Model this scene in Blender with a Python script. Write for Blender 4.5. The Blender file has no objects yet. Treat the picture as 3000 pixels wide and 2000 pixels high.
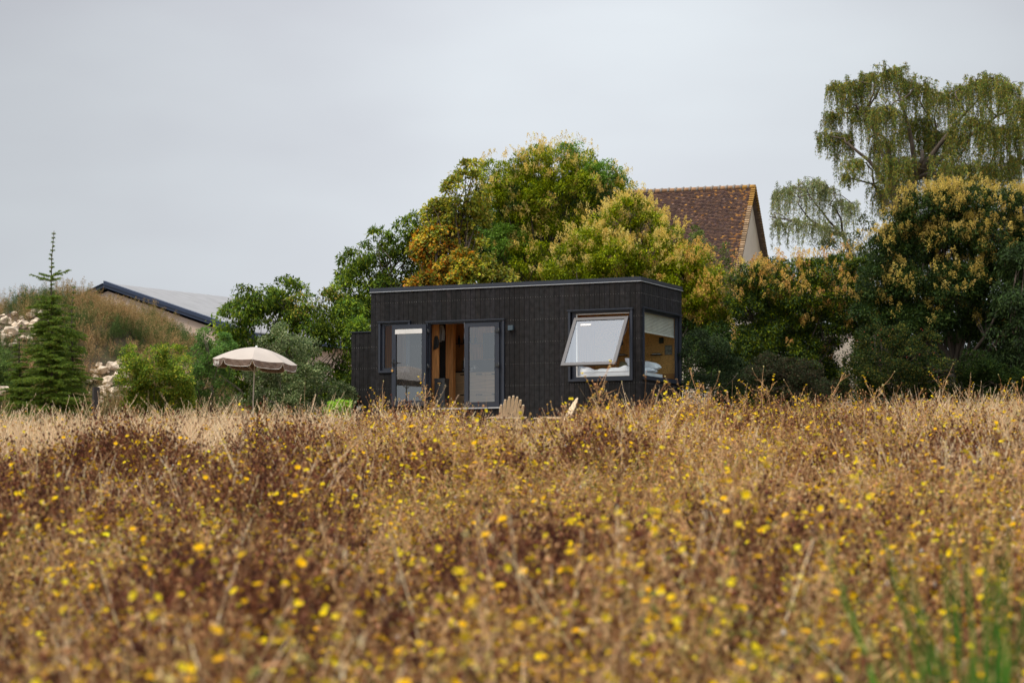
import bpy, math, numpy as np
from mathutils import Vector, Matrix
R = np.random.RandomState(7)
sc = bpy.context.scene
COL = sc.collection
rad = math.radians

# ------------------------------------------------------------------ camera frame
F = 7083.3
PITCH = math.atan(515.0 / F)
cp, sp = math.cos(PITCH), math.sin(PITCH)
def ray(px, py):
    a = (px - 1500) / F; b = (py - 1000) / F
    return np.array([a, cp + b * sp, sp - b * cp])
def at(px, py, Y):
    d = ray(px, py); return d * (Y / d[1])
def smooth(t):
    t = np.clip(t, 0, 1); return t * t * (3 - 2 * t)

# ------------------------------------------------------------------ terrain
def G(x, y):
    x = np.asarray(x, float); y = np.asarray(y, float)
    yy = np.clip(y, -40, 60)
    base = -1.9 + .0721 * yy - .0000983 * yy * yy
    base = base + .012 * np.clip(y - 60, 0, 60)
    base = base + .10 * np.sin(x * .31 + 1.3) * np.cos(y * .23) * smooth((y - 6) / 10)
    base = base + .018 * np.clip(x, -20, 20) * smooth((y - 15) / 30) - .38 * smooth((y - 30) / 24)
    m = smooth((-x - 5.3) / 6.4) * smooth((y - 60.3) / 6.5) * (1 - smooth((y - 72) / 7)) * (1 - smooth((-x - 19) / 12))
    m = m * (1 + .07 * np.sin(x * 1.1 + y * .7) + .05 * np.sin(x * 2.3 - y * 1.9))
    return base + 3.88 * m
def hit(px, py, y0=4.0, y1=110.0):
    d = ray(px, py); ys = np.arange(y0, y1, .1)
    z = d[2] / d[1] * ys; x = d[0] / d[1] * ys
    below = np.nonzero(G(x, ys) > z)[0]
    k = below[0] if len(below) else len(ys) - 1
    return np.array([x[k], ys[k], float(G(x[k], ys[k]))])

# ------------------------------------------------------------------ materials
def new_mat(name):
    m = bpy.data.materials.new(name); m.use_nodes = True
    nt = m.node_tree; nt.nodes.clear()
    out = nt.nodes.new('ShaderNodeOutputMaterial')
    return m, nt, out
def L(nt, a, b): nt.links.new(a, b)
def mat(name, col, rough=.6, metal=0.0, var=.15, scale=4.0, stretch=(1, 1, 1), bump=0.0, spec=.5, detail=4):
    m, nt, out = new_mat(name)
    b = nt.nodes.new('ShaderNodeBsdfPrincipled')
    b.inputs['Roughness'].default_value = rough; b.inputs['Metallic'].default_value = metal
    b.inputs['Specular IOR Level'].default_value = spec
    tc = nt.nodes.new('ShaderNodeTexCoord'); mp = nt.nodes.new('ShaderNodeMapping')
    mp.inputs['Scale'].default_value = stretch
    L(nt, tc.outputs['Object'], mp.inputs['Vector'])
    n = nt.nodes.new('ShaderNodeTexNoise'); n.inputs['Scale'].default_value = scale; n.inputs['Detail'].default_value = detail
    L(nt, mp.outputs[0], n.inputs['Vector'])
    mr = nt.nodes.new('ShaderNodeMapRange'); mr.inputs[3].default_value = 1 - var; mr.inputs[4].default_value = 1 + var
    mr.inputs[1].default_value = .3; mr.inputs[2].default_value = .7
    L(nt, n.outputs['Fac'], mr.inputs[0])
    vm = nt.nodes.new('ShaderNodeVectorMath'); vm.operation = 'SCALE'
    vm.inputs[0].default_value = col; L(nt, mr.outputs[0], vm.inputs['Scale'])
    L(nt, vm.outputs[0], b.inputs['Base Color'])
    if bump:
        bp = nt.nodes.new('ShaderNodeBump'); bp.inputs['Strength'].default_value = bump; bp.inputs['Distance'].default_value = .02
        L(nt, n.outputs['Fac'], bp.inputs['Height']); L(nt, bp.outputs[0], b.inputs['Normal'])
    L(nt, b.outputs[0], out.inputs[0]); return m
def attr_mat(name, rough=.55, trans=.0, spec=.4, var=.12, scale=9.0, sheen=0, bump=0.0):
    """surface whose own colour is stored with the mesh (leaf by leaf, board by board)"""
    m, nt, out = new_mat(name)
    b = nt.nodes.new('ShaderNodeBsdfPrincipled'); b.inputs['Roughness'].default_value = rough
    b.inputs['Specular IOR Level'].default_value = spec
    a = nt.nodes.new('ShaderNodeAttribute'); a.attribute_name = 'col'
    tc = nt.nodes.new('ShaderNodeTexCoord')
    n = nt.nodes.new('ShaderNodeTexNoise'); n.inputs['Scale'].default_value = scale; L(nt, tc.outputs['Object'], n.inputs['Vector'])
    mr = nt.nodes.new('ShaderNodeMapRange'); mr.inputs[3].default_value = 1 - var; mr.inputs[4].default_value = 1 + var
    mr.inputs[1].default_value = .3; mr.inputs[2].default_value = .7
    L(nt, n.outputs['Fac'], mr.inputs[0])
    vm = nt.nodes.new('ShaderNodeVectorMath'); vm.operation = 'SCALE'
    L(nt, a.outputs['Color'], vm.inputs[0]); L(nt, mr.outputs[0], vm.inputs['Scale'])
    L(nt, vm.outputs[0], b.inputs['Base Color'])
    if bump:
        bp = nt.nodes.new('ShaderNodeBump'); bp.inputs['Strength'].default_value = bump; bp.inputs['Distance'].default_value = .02
        L(nt, n.outputs['Fac'], bp.inputs['Height']); L(nt, bp.outputs[0], b.inputs['Normal'])
    if trans:
        t = nt.nodes.new('ShaderNodeBsdfTranslucent'); mx = nt.nodes.new('ShaderNodeMixShader')
        mx.inputs[0].default_value = trans
        L(nt, vm.outputs[0], t.inputs['Color'])
        L(nt, b.outputs[0], mx.inputs[1]); L(nt, t.outputs[0], mx.inputs[2]); L(nt, mx.outputs[0], out.inputs[0])
    else: L(nt, b.outputs[0], out.inputs[0])
    return m
def glass(name, f0, f90=.9, tint=(.9, .95, .93)):
    m, nt, out = new_mat(name)
    t = nt.nodes.new('ShaderNodeBsdfTransparent'); t.inputs[0].default_value = (*tint, 1)
    g = nt.nodes.new('ShaderNodeBsdfGlossy'); g.inputs['Roughness'].default_value = .015
    g.inputs['Color'].default_value = (.95, .97, 1, 1)
    lw = nt.nodes.new('ShaderNodeLayerWeight'); lw.inputs[0].default_value = .5
    pw = nt.nodes.new('ShaderNodeMath'); pw.operation = 'POWER'; pw.inputs[1].default_value = 3
    L(nt, lw.outputs['Facing'], pw.inputs[0])
    mr = nt.nodes.new('ShaderNodeMapRange'); mr.inputs[3].default_value = f0; mr.inputs[4].default_value = f90
    L(nt, pw.outputs[0], mr.inputs[0])
    mx = nt.nodes.new('ShaderNodeMixShader'); L(nt, mr.outputs[0], mx.inputs[0])
    L(nt, t.outputs[0], mx.inputs[1]); L(nt, g.outputs[0], mx.inputs[2]); L(nt, mx.outputs[0], out.inputs[0])
    return m

M = {}
M['leaf'] = attr_mat('leaf', .65, .32, .08)
M['waxleaf'] = attr_mat('waxy_leaf', .5, .20, .14)
M['bloom'] = attr_mat('cream_bloom', .8, .25, .1)
M['dry'] = attr_mat('dry_plant', .9, .25, .04)
M['needle'] = attr_mat('needle', .55, .15, .3)
M['bark'] = mat('bark', (.10, .075, .055), .9, var=.35, scale=9, stretch=(1, 1, .3), bump=.6)
M['rock'] = mat('limestone', (.66, .53, .40), .9, var=.50, scale=7, bump=.8, detail=8)
M['board'] = attr_mat('charred_board', .72, 0, .25, var=.5, scale=9, bump=.35)
M['trim'] = mat('anthracite_trim', (.028, .034, .050), .42, var=.08, scale=2)
M['trimedge'] = mat('bare_aluminium_edge', (.55, .57, .6), .4, metal=.3, var=.05)
M['sash'] = mat('grey_sash', (.075, .073, .085), .45, var=.06)
M['black'] = mat('matt_black', (.008, .009, .010), .6, var=.1)
M['darkgrey'] = mat('dark_grey', (.03, .033, .037), .5, var=.1)
M['pine'] = mat('pine_lining', (.56, .26, .085), .6, var=.28, scale=3.5, stretch=(6, 6, .6), bump=.1)
M['oak'] = mat('oak_drawers', (.66, .47, .28), .55, var=.18, scale=3, stretch=(.6, 3, 7))
M['osb'] = mat('strand_board', (.66, .36, .11), .65, var=.5, scale=34, stretch=(1, 1, 1.6), detail=6)
M['white'] = mat('white_cotton', (.72, .74, .80), .9, var=.05, scale=5, bump=.2)
M['blind'] = mat('pleated_blind', (.60, .58, .54), .8, var=.08)
M['chalk'] = mat('white_plastic', (.78, .76, .74), .5, var=.04)
M['olive'] = mat('olive_cloth', (.22, .20, .11), .9, var=.1)
M['canvas'] = mat('taupe_canvas', (.49, .42, .365), .85, var=.06, scale=3, bump=.05)
M['valance'] = mat('shade_toned_valance', (.19, .13, .10), .85, var=.10, scale=5)  # canopy fabric, darkened in colour to paint the shade on its hanging edge
M['piping'] = mat('white_piping', (.75, .72, .68), .6, var=.04)
M['pole'] = mat('painted_pole', (.62, .60, .57), .35, metal=.2, var=.05)
M['chair'] = mat('pale_larch', (.86, .68, .46), .65, var=.15, scale=4, stretch=(6, 6, 1))
M['render'] = mat('cream_render', (.84, .72, .61), .9, var=.07, scale=1.2)
M['render2'] = mat('pink_render', (.62, .48, .39), .9, var=.05, scale=.6)
M['navy'] = mat('navy_flashing', (.025, .04, .085), .45, var=.08)
M['solar'] = mat('pale_panels', (.30, .295, .30), .8, spec=.12, var=.12, scale=1.2, stretch=(1, 4, 1))
M['timber'] = mat('weathered_timber', (.13, .095, .08), .85, var=.25, scale=5, stretch=(1, 6, 1))
M['tile'] = attr_mat('clay_tile', .85, 0, .2, var=.2, scale=10, bump=.3)
M['post'] = mat('weathered_post', (.035, .03, .028), .9, var=.3, scale=8, stretch=(1, 1, .2))
M['glass'] = glass('door_glass', .22)
M['sashglass'] = glass('coated_sash_glass', .27, .9)
M['endglass'] = glass('end_window_glass', .03, .35)
M['teal'] = mat('grey_blue_lamp', (.06, .09, .115), .45, var=.05)
M['brass'] = mat('brass_tag', (.75, .42, .12), .4, metal=.2)
M['steel'] = mat('steel', (.5, .5, .52), .3, metal=.8)
M['print'] = mat('old_print', (.22, .22, .19), .8, var=.6, scale=16)
M['fruit'] = mat('red_fruit', (.45, .05, .02), .4, var=.1)

# ground: earth, litter and short turf mixed by noise
def ground_mat():
    m, nt, out = new_mat('meadow_soil'); b = nt.nodes.new('ShaderNodeBsdfPrincipled'); b.inputs['Roughness'].default_value = .95
    tc = nt.nodes.new('ShaderNodeTexCoord')
    n = nt.nodes.new('ShaderNodeTexNoise'); n.inputs['Scale'].default_value = .6; n.inputs['Detail'].default_value = 8
    n2 = nt.nodes.new('ShaderNodeTexNoise'); n2.inputs['Scale'].default_value = 14; n2.inputs['Detail'].default_value = 6
    L(nt, tc.outputs['Object'], n.inputs['Vector']); L(nt, tc.outputs['Object'], n2.inputs['Vector'])
    r = nt.nodes.new('ShaderNodeValToRGB'); e = r.color_ramp.elements
    e[0].position = .35; e[0].color = (.10, .062, .038, 1); e[1].position = .65; e[1].color = (.20, .14, .075, 1)
    k = e.new(.5); k.color = (.11, .095, .04, 1)
    L(nt, n.outputs['Fac'], r.inputs[0])
    mx = nt.nodes.new('ShaderNodeMix'); mx.data_type = 'RGBA'; mx.blend_type = 'MULTIPLY'; mx.inputs[0].default_value = .6
    L(nt, r.outputs[0], mx.inputs[6]); L(nt, n2.outputs['Color'], mx.inputs[7]); L(nt, mx.outputs[2], b.inputs['Base Color'])
    bp = nt.nodes.new('ShaderNodeBump'); bp.inputs['Strength'].default_value = .8; L(nt, n2.outputs['Fac'], bp.inputs['Height']); L(nt, bp.outputs[0], b.inputs['Normal'])
    L(nt, b.outputs[0], out.inputs[0]); return m
M['ground'] = ground_mat()

# ------------------------------------------------------------------ geometry collector
class Geo:
    def __init__(s): s.v = []; s.f = []; s.c = []; s.m = []; s.k = []; s.n = 0; s.sm = False
    def add(s, V, Fc, col=(.5, .5, .5), mi=0):
        V = np.asarray(V, float).reshape(-1, 3); Fc = np.asarray(Fc, int)
        s.v.append(V); s.f.append(Fc + s.n); s.m.append(np.full(len(Fc), mi)); s.k.append(np.full(len(Fc), s.sm))
        c = np.asarray(col, float)
        if c.ndim == 1: c = np.tile(c, (len(V), 1))
        s.c.append(c); s.n += len(V); return s
    def box(s, lo, hi, col=(.5, .5, .5), mi=0, rot=None, org=None):
        x0, y0, z0 = lo; x1, y1, z1 = hi
        V = np.array([[x0, y0, z0], [x1, y0, z0], [x1, y1, z0], [x0, y1, z0], [x0, y0, z1], [x1, y0, z1], [x1, y1, z1], [x0, y1, z1]], float)
        if rot is not None: V = V @ np.array(rot).T
        if org is not None: V = V + np.array(org)
        return s.add(V, [[0, 3, 2, 1], [4, 5, 6, 7], [0, 1, 5, 4], [1, 2, 6, 5], [2, 3, 7, 6], [3, 0, 4, 7]], col, mi)
    def tube(s, P, r, sides=6, col=(.5, .5, .5), mi=0, cap=True):
        P = np.asarray(P, float); n = len(P); r = np.broadcast_to(np.asarray(r, float), (n,))
        T = np.gradient(P, axis=0); T /= np.linalg.norm(T, axis=1)[:, None] + 1e-9
        ref = np.array([0, 0, 1.]) if abs(T[:, 2].mean()) < .8 else np.array([1., 0, 0])
        A = np.cross(T, ref); A /= np.linalg.norm(A, axis=1)[:, None] + 1e-9; B = np.cross(T, A)
        th = np.arange(sides) * 2 * math.pi / sides
        V = P[:, None] + r[:, None, None] * (np.cos(th)[None, :, None] * A[:, None] + np.sin(th)[None, :, None] * B[:, None])
        fs = []
        i = np.arange(n - 1)[:, None] * sides; j = np.arange(sides)[None]; k = (j + 1) % sides
        fs = np.stack([i + j, i + k, i + sides + k, i + sides + j], -1).reshape(-1, 4)
        s.sm = sides > 4; s.add(V.reshape(-1, 3), fs, col, mi); s.sm = False
        if cap and sides == 4:
            s.f.append(np.array([[3, 2, 1, 0]]) + s.n - n * sides); s.m.append(np.array([mi])); s.k.append(np.array([False]))
            s.f.append(np.array([[0, 1, 2, 3]]) + s.n - sides); s.m.append(np.array([mi])); s.k.append(np.array([False]))
        elif cap:
            base = s.n - n * sides
            s.add([P[0]], np.zeros((0, 3), int), col if np.asarray(col).ndim == 1 else np.asarray(col)[0], mi)
            s.add([P[-1]], np.zeros((0, 3), int), col if np.asarray(col).ndim == 1 else np.asarray(col)[-1], mi)
            c0, c1 = s.n - 2, s.n - 1; e = base + (n - 1) * sides
            q = [[c0, base + (a + 1) % sides, base + a] for a in range(sides)] + [[c1, e + a, e + (a + 1) % sides] for a in range(sides)]
            s.f.append(np.array(q)); s.m.append(np.full(len(q), mi)); s.k.append(np.full(len(q), False))
        return s
    def leaves(s, P, A, S, Ln, W, col, fold=.25, mi=0, flat=.5):
        """rhombic folded leaves: base P, axis A, side S"""
        n = len(P)
        if n == 0: return s
        A = A / (np.linalg.norm(A, axis=1)[:, None] + 1e-9)
        N = np.cross(A, S); N /= np.linalg.norm(N, axis=1)[:, None] + 1e-9; S = np.cross(N, A)
        Ln = np.broadcast_to(Ln, (n,))[:, None]; W = np.broadcast_to(W, (n,))[:, None]
        V = np.stack([P, P + A * Ln * flat + S * W * .5 + N * W * fold, P + A * Ln, P + A * Ln * flat - S * W * .5 + N * W * fold], 1)
        fs = (np.arange(n)[:, None] * 4 + np.array([[0, 1, 2, 3]]))
        return s.add(V.reshape(-1, 3), fs, np.repeat(col, 4, axis=0), mi)
    def obj(s, name, mats, parent=None, origin=None, smooth=False):
        me = bpy.data.meshes.new(name)
        V = np.concatenate(s.v)
        if origin is not None: V = V - np.asarray(origin)
        lens = np.concatenate([np.full(len(f), f.shape[1]) for f in s.f if len(f)])
        loops = np.concatenate([f.ravel() for f in s.f if len(f)])
        mi = np.concatenate([m for m, f in zip(s.m, s.f) if len(f)])
        me.vertices.add(len(V)); me.vertices.foreach_set('co', V.ravel().astype(np.float32))
        me.loops.add(len(loops)); me.loops.foreach_set('vertex_index', loops.astype(np.int32))
        me.polygons.add(len(lens)); me.polygons.foreach_set('loop_start', np.concatenate([[0], np.cumsum(lens)[:-1]]).astype(np.int32))
        me.polygons.foreach_set('loop_total', lens.astype(np.int32)); me.polygons.foreach_set('material_index', mi.astype(np.int32))
        C = np.concatenate(s.c); C = np.hstack([C, np.ones((len(C), 1))])
        a = me.attributes.new('col', 'FLOAT_COLOR', 'POINT'); a.data.foreach_set('color', C.ravel().astype(np.float32))
        k = np.concatenate([k_ for k_, f in zip(s.k, s.f) if len(f)]); me.polygons.foreach_set('use_smooth', np.ones(len(lens), bool) if smooth else k.astype(bool))
        me.update(); me.validate()
        for m in (mats if isinstance(mats, (list, tuple)) else [mats]): me.materials.append(m)
        o = bpy.data.objects.new(name, me)
        if name is not None and parent != 'NOLINK': COL.objects.link(o)
        if parent is not None and parent != 'NOLINK': o.parent = parent
        elif origin is not None and parent is None: o.location = origin
        return o
def tag(o, label=None, cat=None, group=None, kind=None):
    if label: o['label'] = label
    if cat: o['category'] = cat
    if group: o['group'] = group
    if kind: o['kind'] = kind
    return o
def thing(name, label, cat, loc=(0, 0, 0), rz=0, group=None):
    o = bpy.data.objects.new(name, None); COL.objects.link(o); o.empty_display_size = .3
    o.location = loc; o.rotation_euler = (0, 0, rz); return tag(o, label, cat, group)
def kids(o): return [c for c in bpy.data.objects if c.parent == o]
def copy_tree(o, parent=None):
    c = o.copy(); COL.objects.link(c); c.parent = parent
    for ch in kids(o): copy_tree(ch, c)
    return c
def unit(v): v = np.asarray(v, float); return v / (np.linalg.norm(v, axis=-1, keepdims=True) + 1e-9)
def rdir(n, r=R): return unit(r.normal(size=(n, 3)))
def pal(cols, n, jit=.12, r=R, w=None):
    cols = np.array(cols, float); k = r.choice(len(cols), n, p=w)
    return np.clip(cols[k] * (1 + r.normal(size=(n, 1)) * jit) * (1 + r.normal(size=(n, 3)) * jit * .3), .003, .95)

# ------------------------------------------------------------------ ground sheet
def build_ground():
    xs = np.concatenate([[-900, -500, -250, -120, -70, -45], np.arange(-32, 32.01, .5), [45, 70, 120, 250, 500, 900]])
    ys = np.concatenate([[-300, -120, -60, -30, -15, -8], np.arange(-4, 90.01, .5), [100, 120, 160, 240, 400, 700, 1200, 2000]])
    X, Y = np.meshgrid(xs, ys); Z = G(X, Y)
    nx, ny = len(xs), len(ys)
    i = (np.arange(ny - 1)[:, None] * nx + np.arange(nx - 1)[None]).ravel()
    g = Geo(); g.add(np.stack([X, Y, Z], -1).reshape(-1, 3), np.stack([i, i + 1, i + 1 + nx, i + nx], 1))
    tag(g.obj('ground', M['ground'], smooth=True), kind='structure')
build_ground()

# ------------------------------------------------------------------ meadow plants (instanced)
PROTO = {}
def proto_collection(name, objs):
    c = bpy.data.collections.new(name)
    for o in objs: c.objects.link(o)
    return c
TAN = [(.64, .375, .165), (.47, .262, .115), (.82, .54, .27), (.27, .14, .065)]
RED = [(.27, .105, .055), (.15, .058, .036), (.38, .18, .09), (.085, .036, .028)]
OLI = [(.40, .34, .11), (.52, .40, .15), (.25, .25, .08), (.64, .47, .20)]
STR = [(.90, .68, .44), (.80, .57, .34), (.95, .78, .56), (.60, .40, .23)]
YEL = [(.96, .66, .015), (.94, .55, .01), (.97, .76, .03)]
def bez(p, d, L_, bend, n=5, r=R):
    t = np.linspace(0, 1, n)[:, None]
    return p + d * L_ * t + np.array(bend) * (t ** 2) * L_
def flower(g, p, up, rad_, col, r):
    up = unit(up); a = unit(np.cross(up, [.3, .2, .9]) + 1e-4); b = np.cross(up, a); k = 7
    th = np.arange(k) * 2 * math.pi / k
    ring = p + rad_ * (np.cos(th)[:, None] * a + np.sin(th)[:, None] * b) + up * rad_ * .35
    V = np.vstack([[p], ring]); fs = [[0, 1 + i, 1 + (i + 1) % k] for i in range(k)]
    C = np.tile(col, (k + 1, 1)); C[0] = np.array(col) * [.85, .75, .8]
    g.add(V, fs, C)
    g.add([p - up * .010, p + a * .006, p + b * .006, p - a * .006, p - b * .006], [[0, 1, 2], [0, 2, 3], [0, 3, 4], [0, 4, 1]], (.14, .15, .05))
def head(g, p, sz, col):
    o = np.array([[1, 0, 0], [0, 1, 0], [-1, 0, 0], [0, -1, 0], [0, 0, 1.3], [0, 0, -1.2]]) * sz + p
    g.add(o, [[0, 1, 4], [1, 2, 4], [2, 3, 4], [3, 0, 4], [1, 0, 5], [2, 1, 5], [3, 2, 5], [0, 3, 5]], col)
def forb(seed, palette, nfl, h=.85, greens=.22, leafy=.62):
    r = np.random.RandomState(seed); g = Geo()
    for st in range(r.randint(2, 4)):
        b0 = np.array([r.normal() * .05, r.normal() * .05, 0]); hh = h * r.uniform(.75, 1.05)
        d = unit([r.normal() * .13, r.normal() * .13, 1]); P = bez(b0, d, hh, [r.normal() * .08, r.normal() * .08, 0], 7)
        c = pal(palette, 1, .1, r)[0]
        g.tube(P, np.linspace(.0048, .0022, 7), 3, c * r.uniform(.5, 1.15), cap=False)
        tips = []
        for k in range(r.randint(9, 14)):
            t = r.uniform(.35, 1.0); i = t * 6; i0 = min(int(i), 5); q = P[i0] + (P[i0 + 1] - P[i0]) * (i - i0)
            az = r.uniform(0, 6.28); e = r.uniform(.7, 1.6)
            bd = unit([math.cos(az), math.sin(az), e]); bl = r.uniform(.12, .34) * (1.25 - .6 * t)
            B = bez(q, bd, bl, [0, 0, .25], 4); g.tube(B, [.0022, .002, .0016, .0013], 3, c, cap=False)
            for j in range(r.randint(2, 5)):
                u = r.randint(1, 4); sd = unit(bd + r.normal(size=3) * .55 + [0, 0, .4]); sl = r.uniform(.03, .11)
                e2 = B[u] + sd * sl; g.tube([B[u], e2], [.0016, .001], 3, c, cap=False); tips.append((e2, sd))
            tips.append((B[-1], bd))
        tips = [tips[i] for i in r.permutation(len(tips))]
        m = int(nfl * r.uniform(.5, 1.3) * 1.75 + r.uniform())
        for i, (p, dd) in enumerate(tips):
            if i < m: flower(g, p, unit(dd * .9 + r.normal(size=3) * .45 + [0, 0, .75]) , r.uniform(.0105, .017), pal(YEL, 1, .08, r)[0], r)
            elif r.uniform() < .014: head(g, p, .010, (.62, .56, .50))
            else: head(g, p, r.uniform(.0055, .010), pal(palette, 1, .2, r)[0] * r.uniform(.7, 1.1))
        n = int(70 * leafy); t = r.uniform(.1, 1, n) * 6; i0 = np.minimum(t.astype(int), 5); q = P[i0] + (P[i0 + 1] - P[i0]) * (t - i0)[:, None]
        q = q + r.normal(size=(n, 3)) * [.045, .045, .02]
        A = rdir(n, r) + [0, 0, .5]; cc = pal(palette, n, .2, r); gr = r.uniform(size=n) < greens; cc[gr] = pal(OLI, int(gr.sum()), .15, r)
        g.leaves(q, A, rdir(n, r), r.uniform(.03, .075, n), r.uniform(.006, .013, n), cc)
    return g
def grass(seed, palette, h=.9, n=34, spread=.09, heads=True, lean=.18):
    r = np.random.RandomState(seed); g = Geo()
    for k in range(n):
        b0 = np.array([r.normal() * spread, r.normal() * spread, 0]); hh = h * r.uniform(.3, 1.12)
        d = unit([r.normal() * lean, r.normal() * lean, 1]); bend = [r.normal() * .18, r.normal() * .18, -.05]
        P = bez(b0, d, hh, bend, 5); c = pal(palette, 1, .1, r)[0]
        w = np.cross(d, [r.normal(), r.normal(), 0]); w = unit(w); W = np.linspace(.0055, .0014, 5)[:, None]
        V = np.stack([P - w * W, P + w * W], 1).reshape(-1, 3)
        g.add(V, [[2 * i, 2 * i + 1, 2 * i + 3, 2 * i + 2] for i in range(4)], c)
        if heads and r.uniform() < .5:
            m = 16; u = r.uniform(.0, 1, m); p0 = P[-2] + (P[-1] - P[-2]) * u[:, None]
            g.leaves(p0, rdir(m, r) * .5 + [0, 0, 1.0], rdir(m, r), r.uniform(.015, .035, m), r.uniform(.004, .007, m), pal(palette, m, .12, r))
    return g
def dock(seed, palette=[(.16, .055, .03), (.11, .04, .025), (.22, .08, .04)], h=.95):
    r = np.random.RandomState(seed); g = Geo()
    for s_ in range(3):
        b0 = np.array([r.normal() * .06, r.normal() * .06, 0]); P = bez(b0, unit([r.normal() * .1, r.normal() * .1, 1]), h * r.uniform(.7, 1), [r.normal() * .1, r.normal() * .1, 0], 6)
        g.tube(P, np.linspace(.005, .002, 6), 3, palette[0], cap=False)
        for k in range(5):
            q = P[r.randint(2, 5)]; bd = unit([r.normal() * .5, r.normal() * .5, 1]); B = bez(q, bd, r.uniform(.2, .35), [0, 0, .1], 4)
            m = 60; u = r.uniform(0, 1, m) * 3; i0 = np.minimum(u.astype(int), 2); qq = B[i0] + (B[i0 + 1] - B[i0]) * (u - i0)[:, None] + r.normal(size=(m, 3)) * .008
            g.leaves(qq, rdir(m, r), rdir(m, r), .016, .012, pal(palette, m, .2, r))
        m = 90; u = r.uniform(2, 5, m); i0 = np.minimum(u.astype(int), 4); qq = P[i0] + (P[i0 + 1] - P[i0]) * (u - i0)[:, None] + r.normal(size=(m, 3)) * .01
        g.leaves(qq, rdir(m, r), rdir(m, r), .018, .013, pal(palette, m, .2, r))
    return g
def weed(seed, palette, h=1.0, n=9):
    """feathery upright weed of the mound"""
    r = np.random.RandomState(seed); g = Geo()
    for k in range(n):
        b0 = np.array([r.normal() * .14, r.normal() * .14, 0]); hh = h * r.uniform(.5, 1.05)
        P = bez(b0, unit([r.normal() * .2, r.normal() * .2, 1]), hh, [r.normal() * .12, r.normal() * .12, 0], 6); c = pal(palette, 1, .1, r)[0]
        g.tube(P, np.linspace(.004, .0015, 6), 3, c * .7, cap=False)
        m = 110; u = r.uniform(.12, 1, m) ** .8 * 5; i0 = np.minimum(u.astype(int), 4); q = P[i0] + (P[i0 + 1] - P[i0]) * (u - i0)[:, None]
        w = .10 * (1.1 - u / 5)[:, None] + .015
        q = q + r.normal(size=(m, 3)) * w * [1, 1, .6]
        g.leaves(q, rdir(m, r) * .7 + [0, 0, .8], rdir(m, r), r.uniform(.03, .07, m), r.uniform(.007, .013, m), pal(palette, m, .18, r))
    return g
protos = []; kinds = {}
def reg(kind, g):
    i = len(protos); o = g.obj('meadow_%03d' % i, M['dry'], 'NOLINK'); protos.append(o); kinds.setdefault(kind, []).append(i)
for s in range(5): reg('tan', forb(100 + s, TAN, [0, 2, 4, 7, 1][s], h=[.8, .85, .9, .8, .75][s]))
for s in range(4): reg('red', forb(120 + s, RED, [0, 1, 4, 2][s], greens=.08, h=.85))
for s in range(3): reg('oli', forb(140 + s, OLI, [1, 4, 7][s], greens=.7, leafy=1.4, h=.8))
for s in range(2): reg('fl', forb(160 + s, TAN, 15, h=.92, leafy=.6))
for s in range(4): reg('straw', grass(180 + s, STR, h=[.85, 1.05, .75, .95][s], n=60, spread=.13, lean=.24))
for s in range(2): reg('pale', grass(190 + s, [(.45, .46, .26), (.55, .52, .33), (.38, .40, .20)], h=.7))
for s in range(2): reg('dock', dock(200 + s))
WB = [(.42, .28, .12), (.33, .22, .09), (.50, .36, .17), (.24, .19, .07)]
WG = [(.10, .16, .045), (.07, .12, .04), (.16, .20, .06)]
WT = [(.50, .35, .18), (.42, .27, .12)]
for s in range(3): reg('wb', weed(220 + s, WB))
for s in range(3): reg('wg', weed(230 + s, WG, h=.9))
for s in range(2): reg('wt', weed(240 + s, WT, h=.8))
for s in range(2): reg('tall', forb(260 + s, TAN, 7, h=1.2, leafy=.6))
for s in range(2): reg('tallstraw', grass(270 + s, STR, h=1.25, n=7, spread=.2, lean=.22))
PC = proto_collection('meadow_sources', protos)

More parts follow.
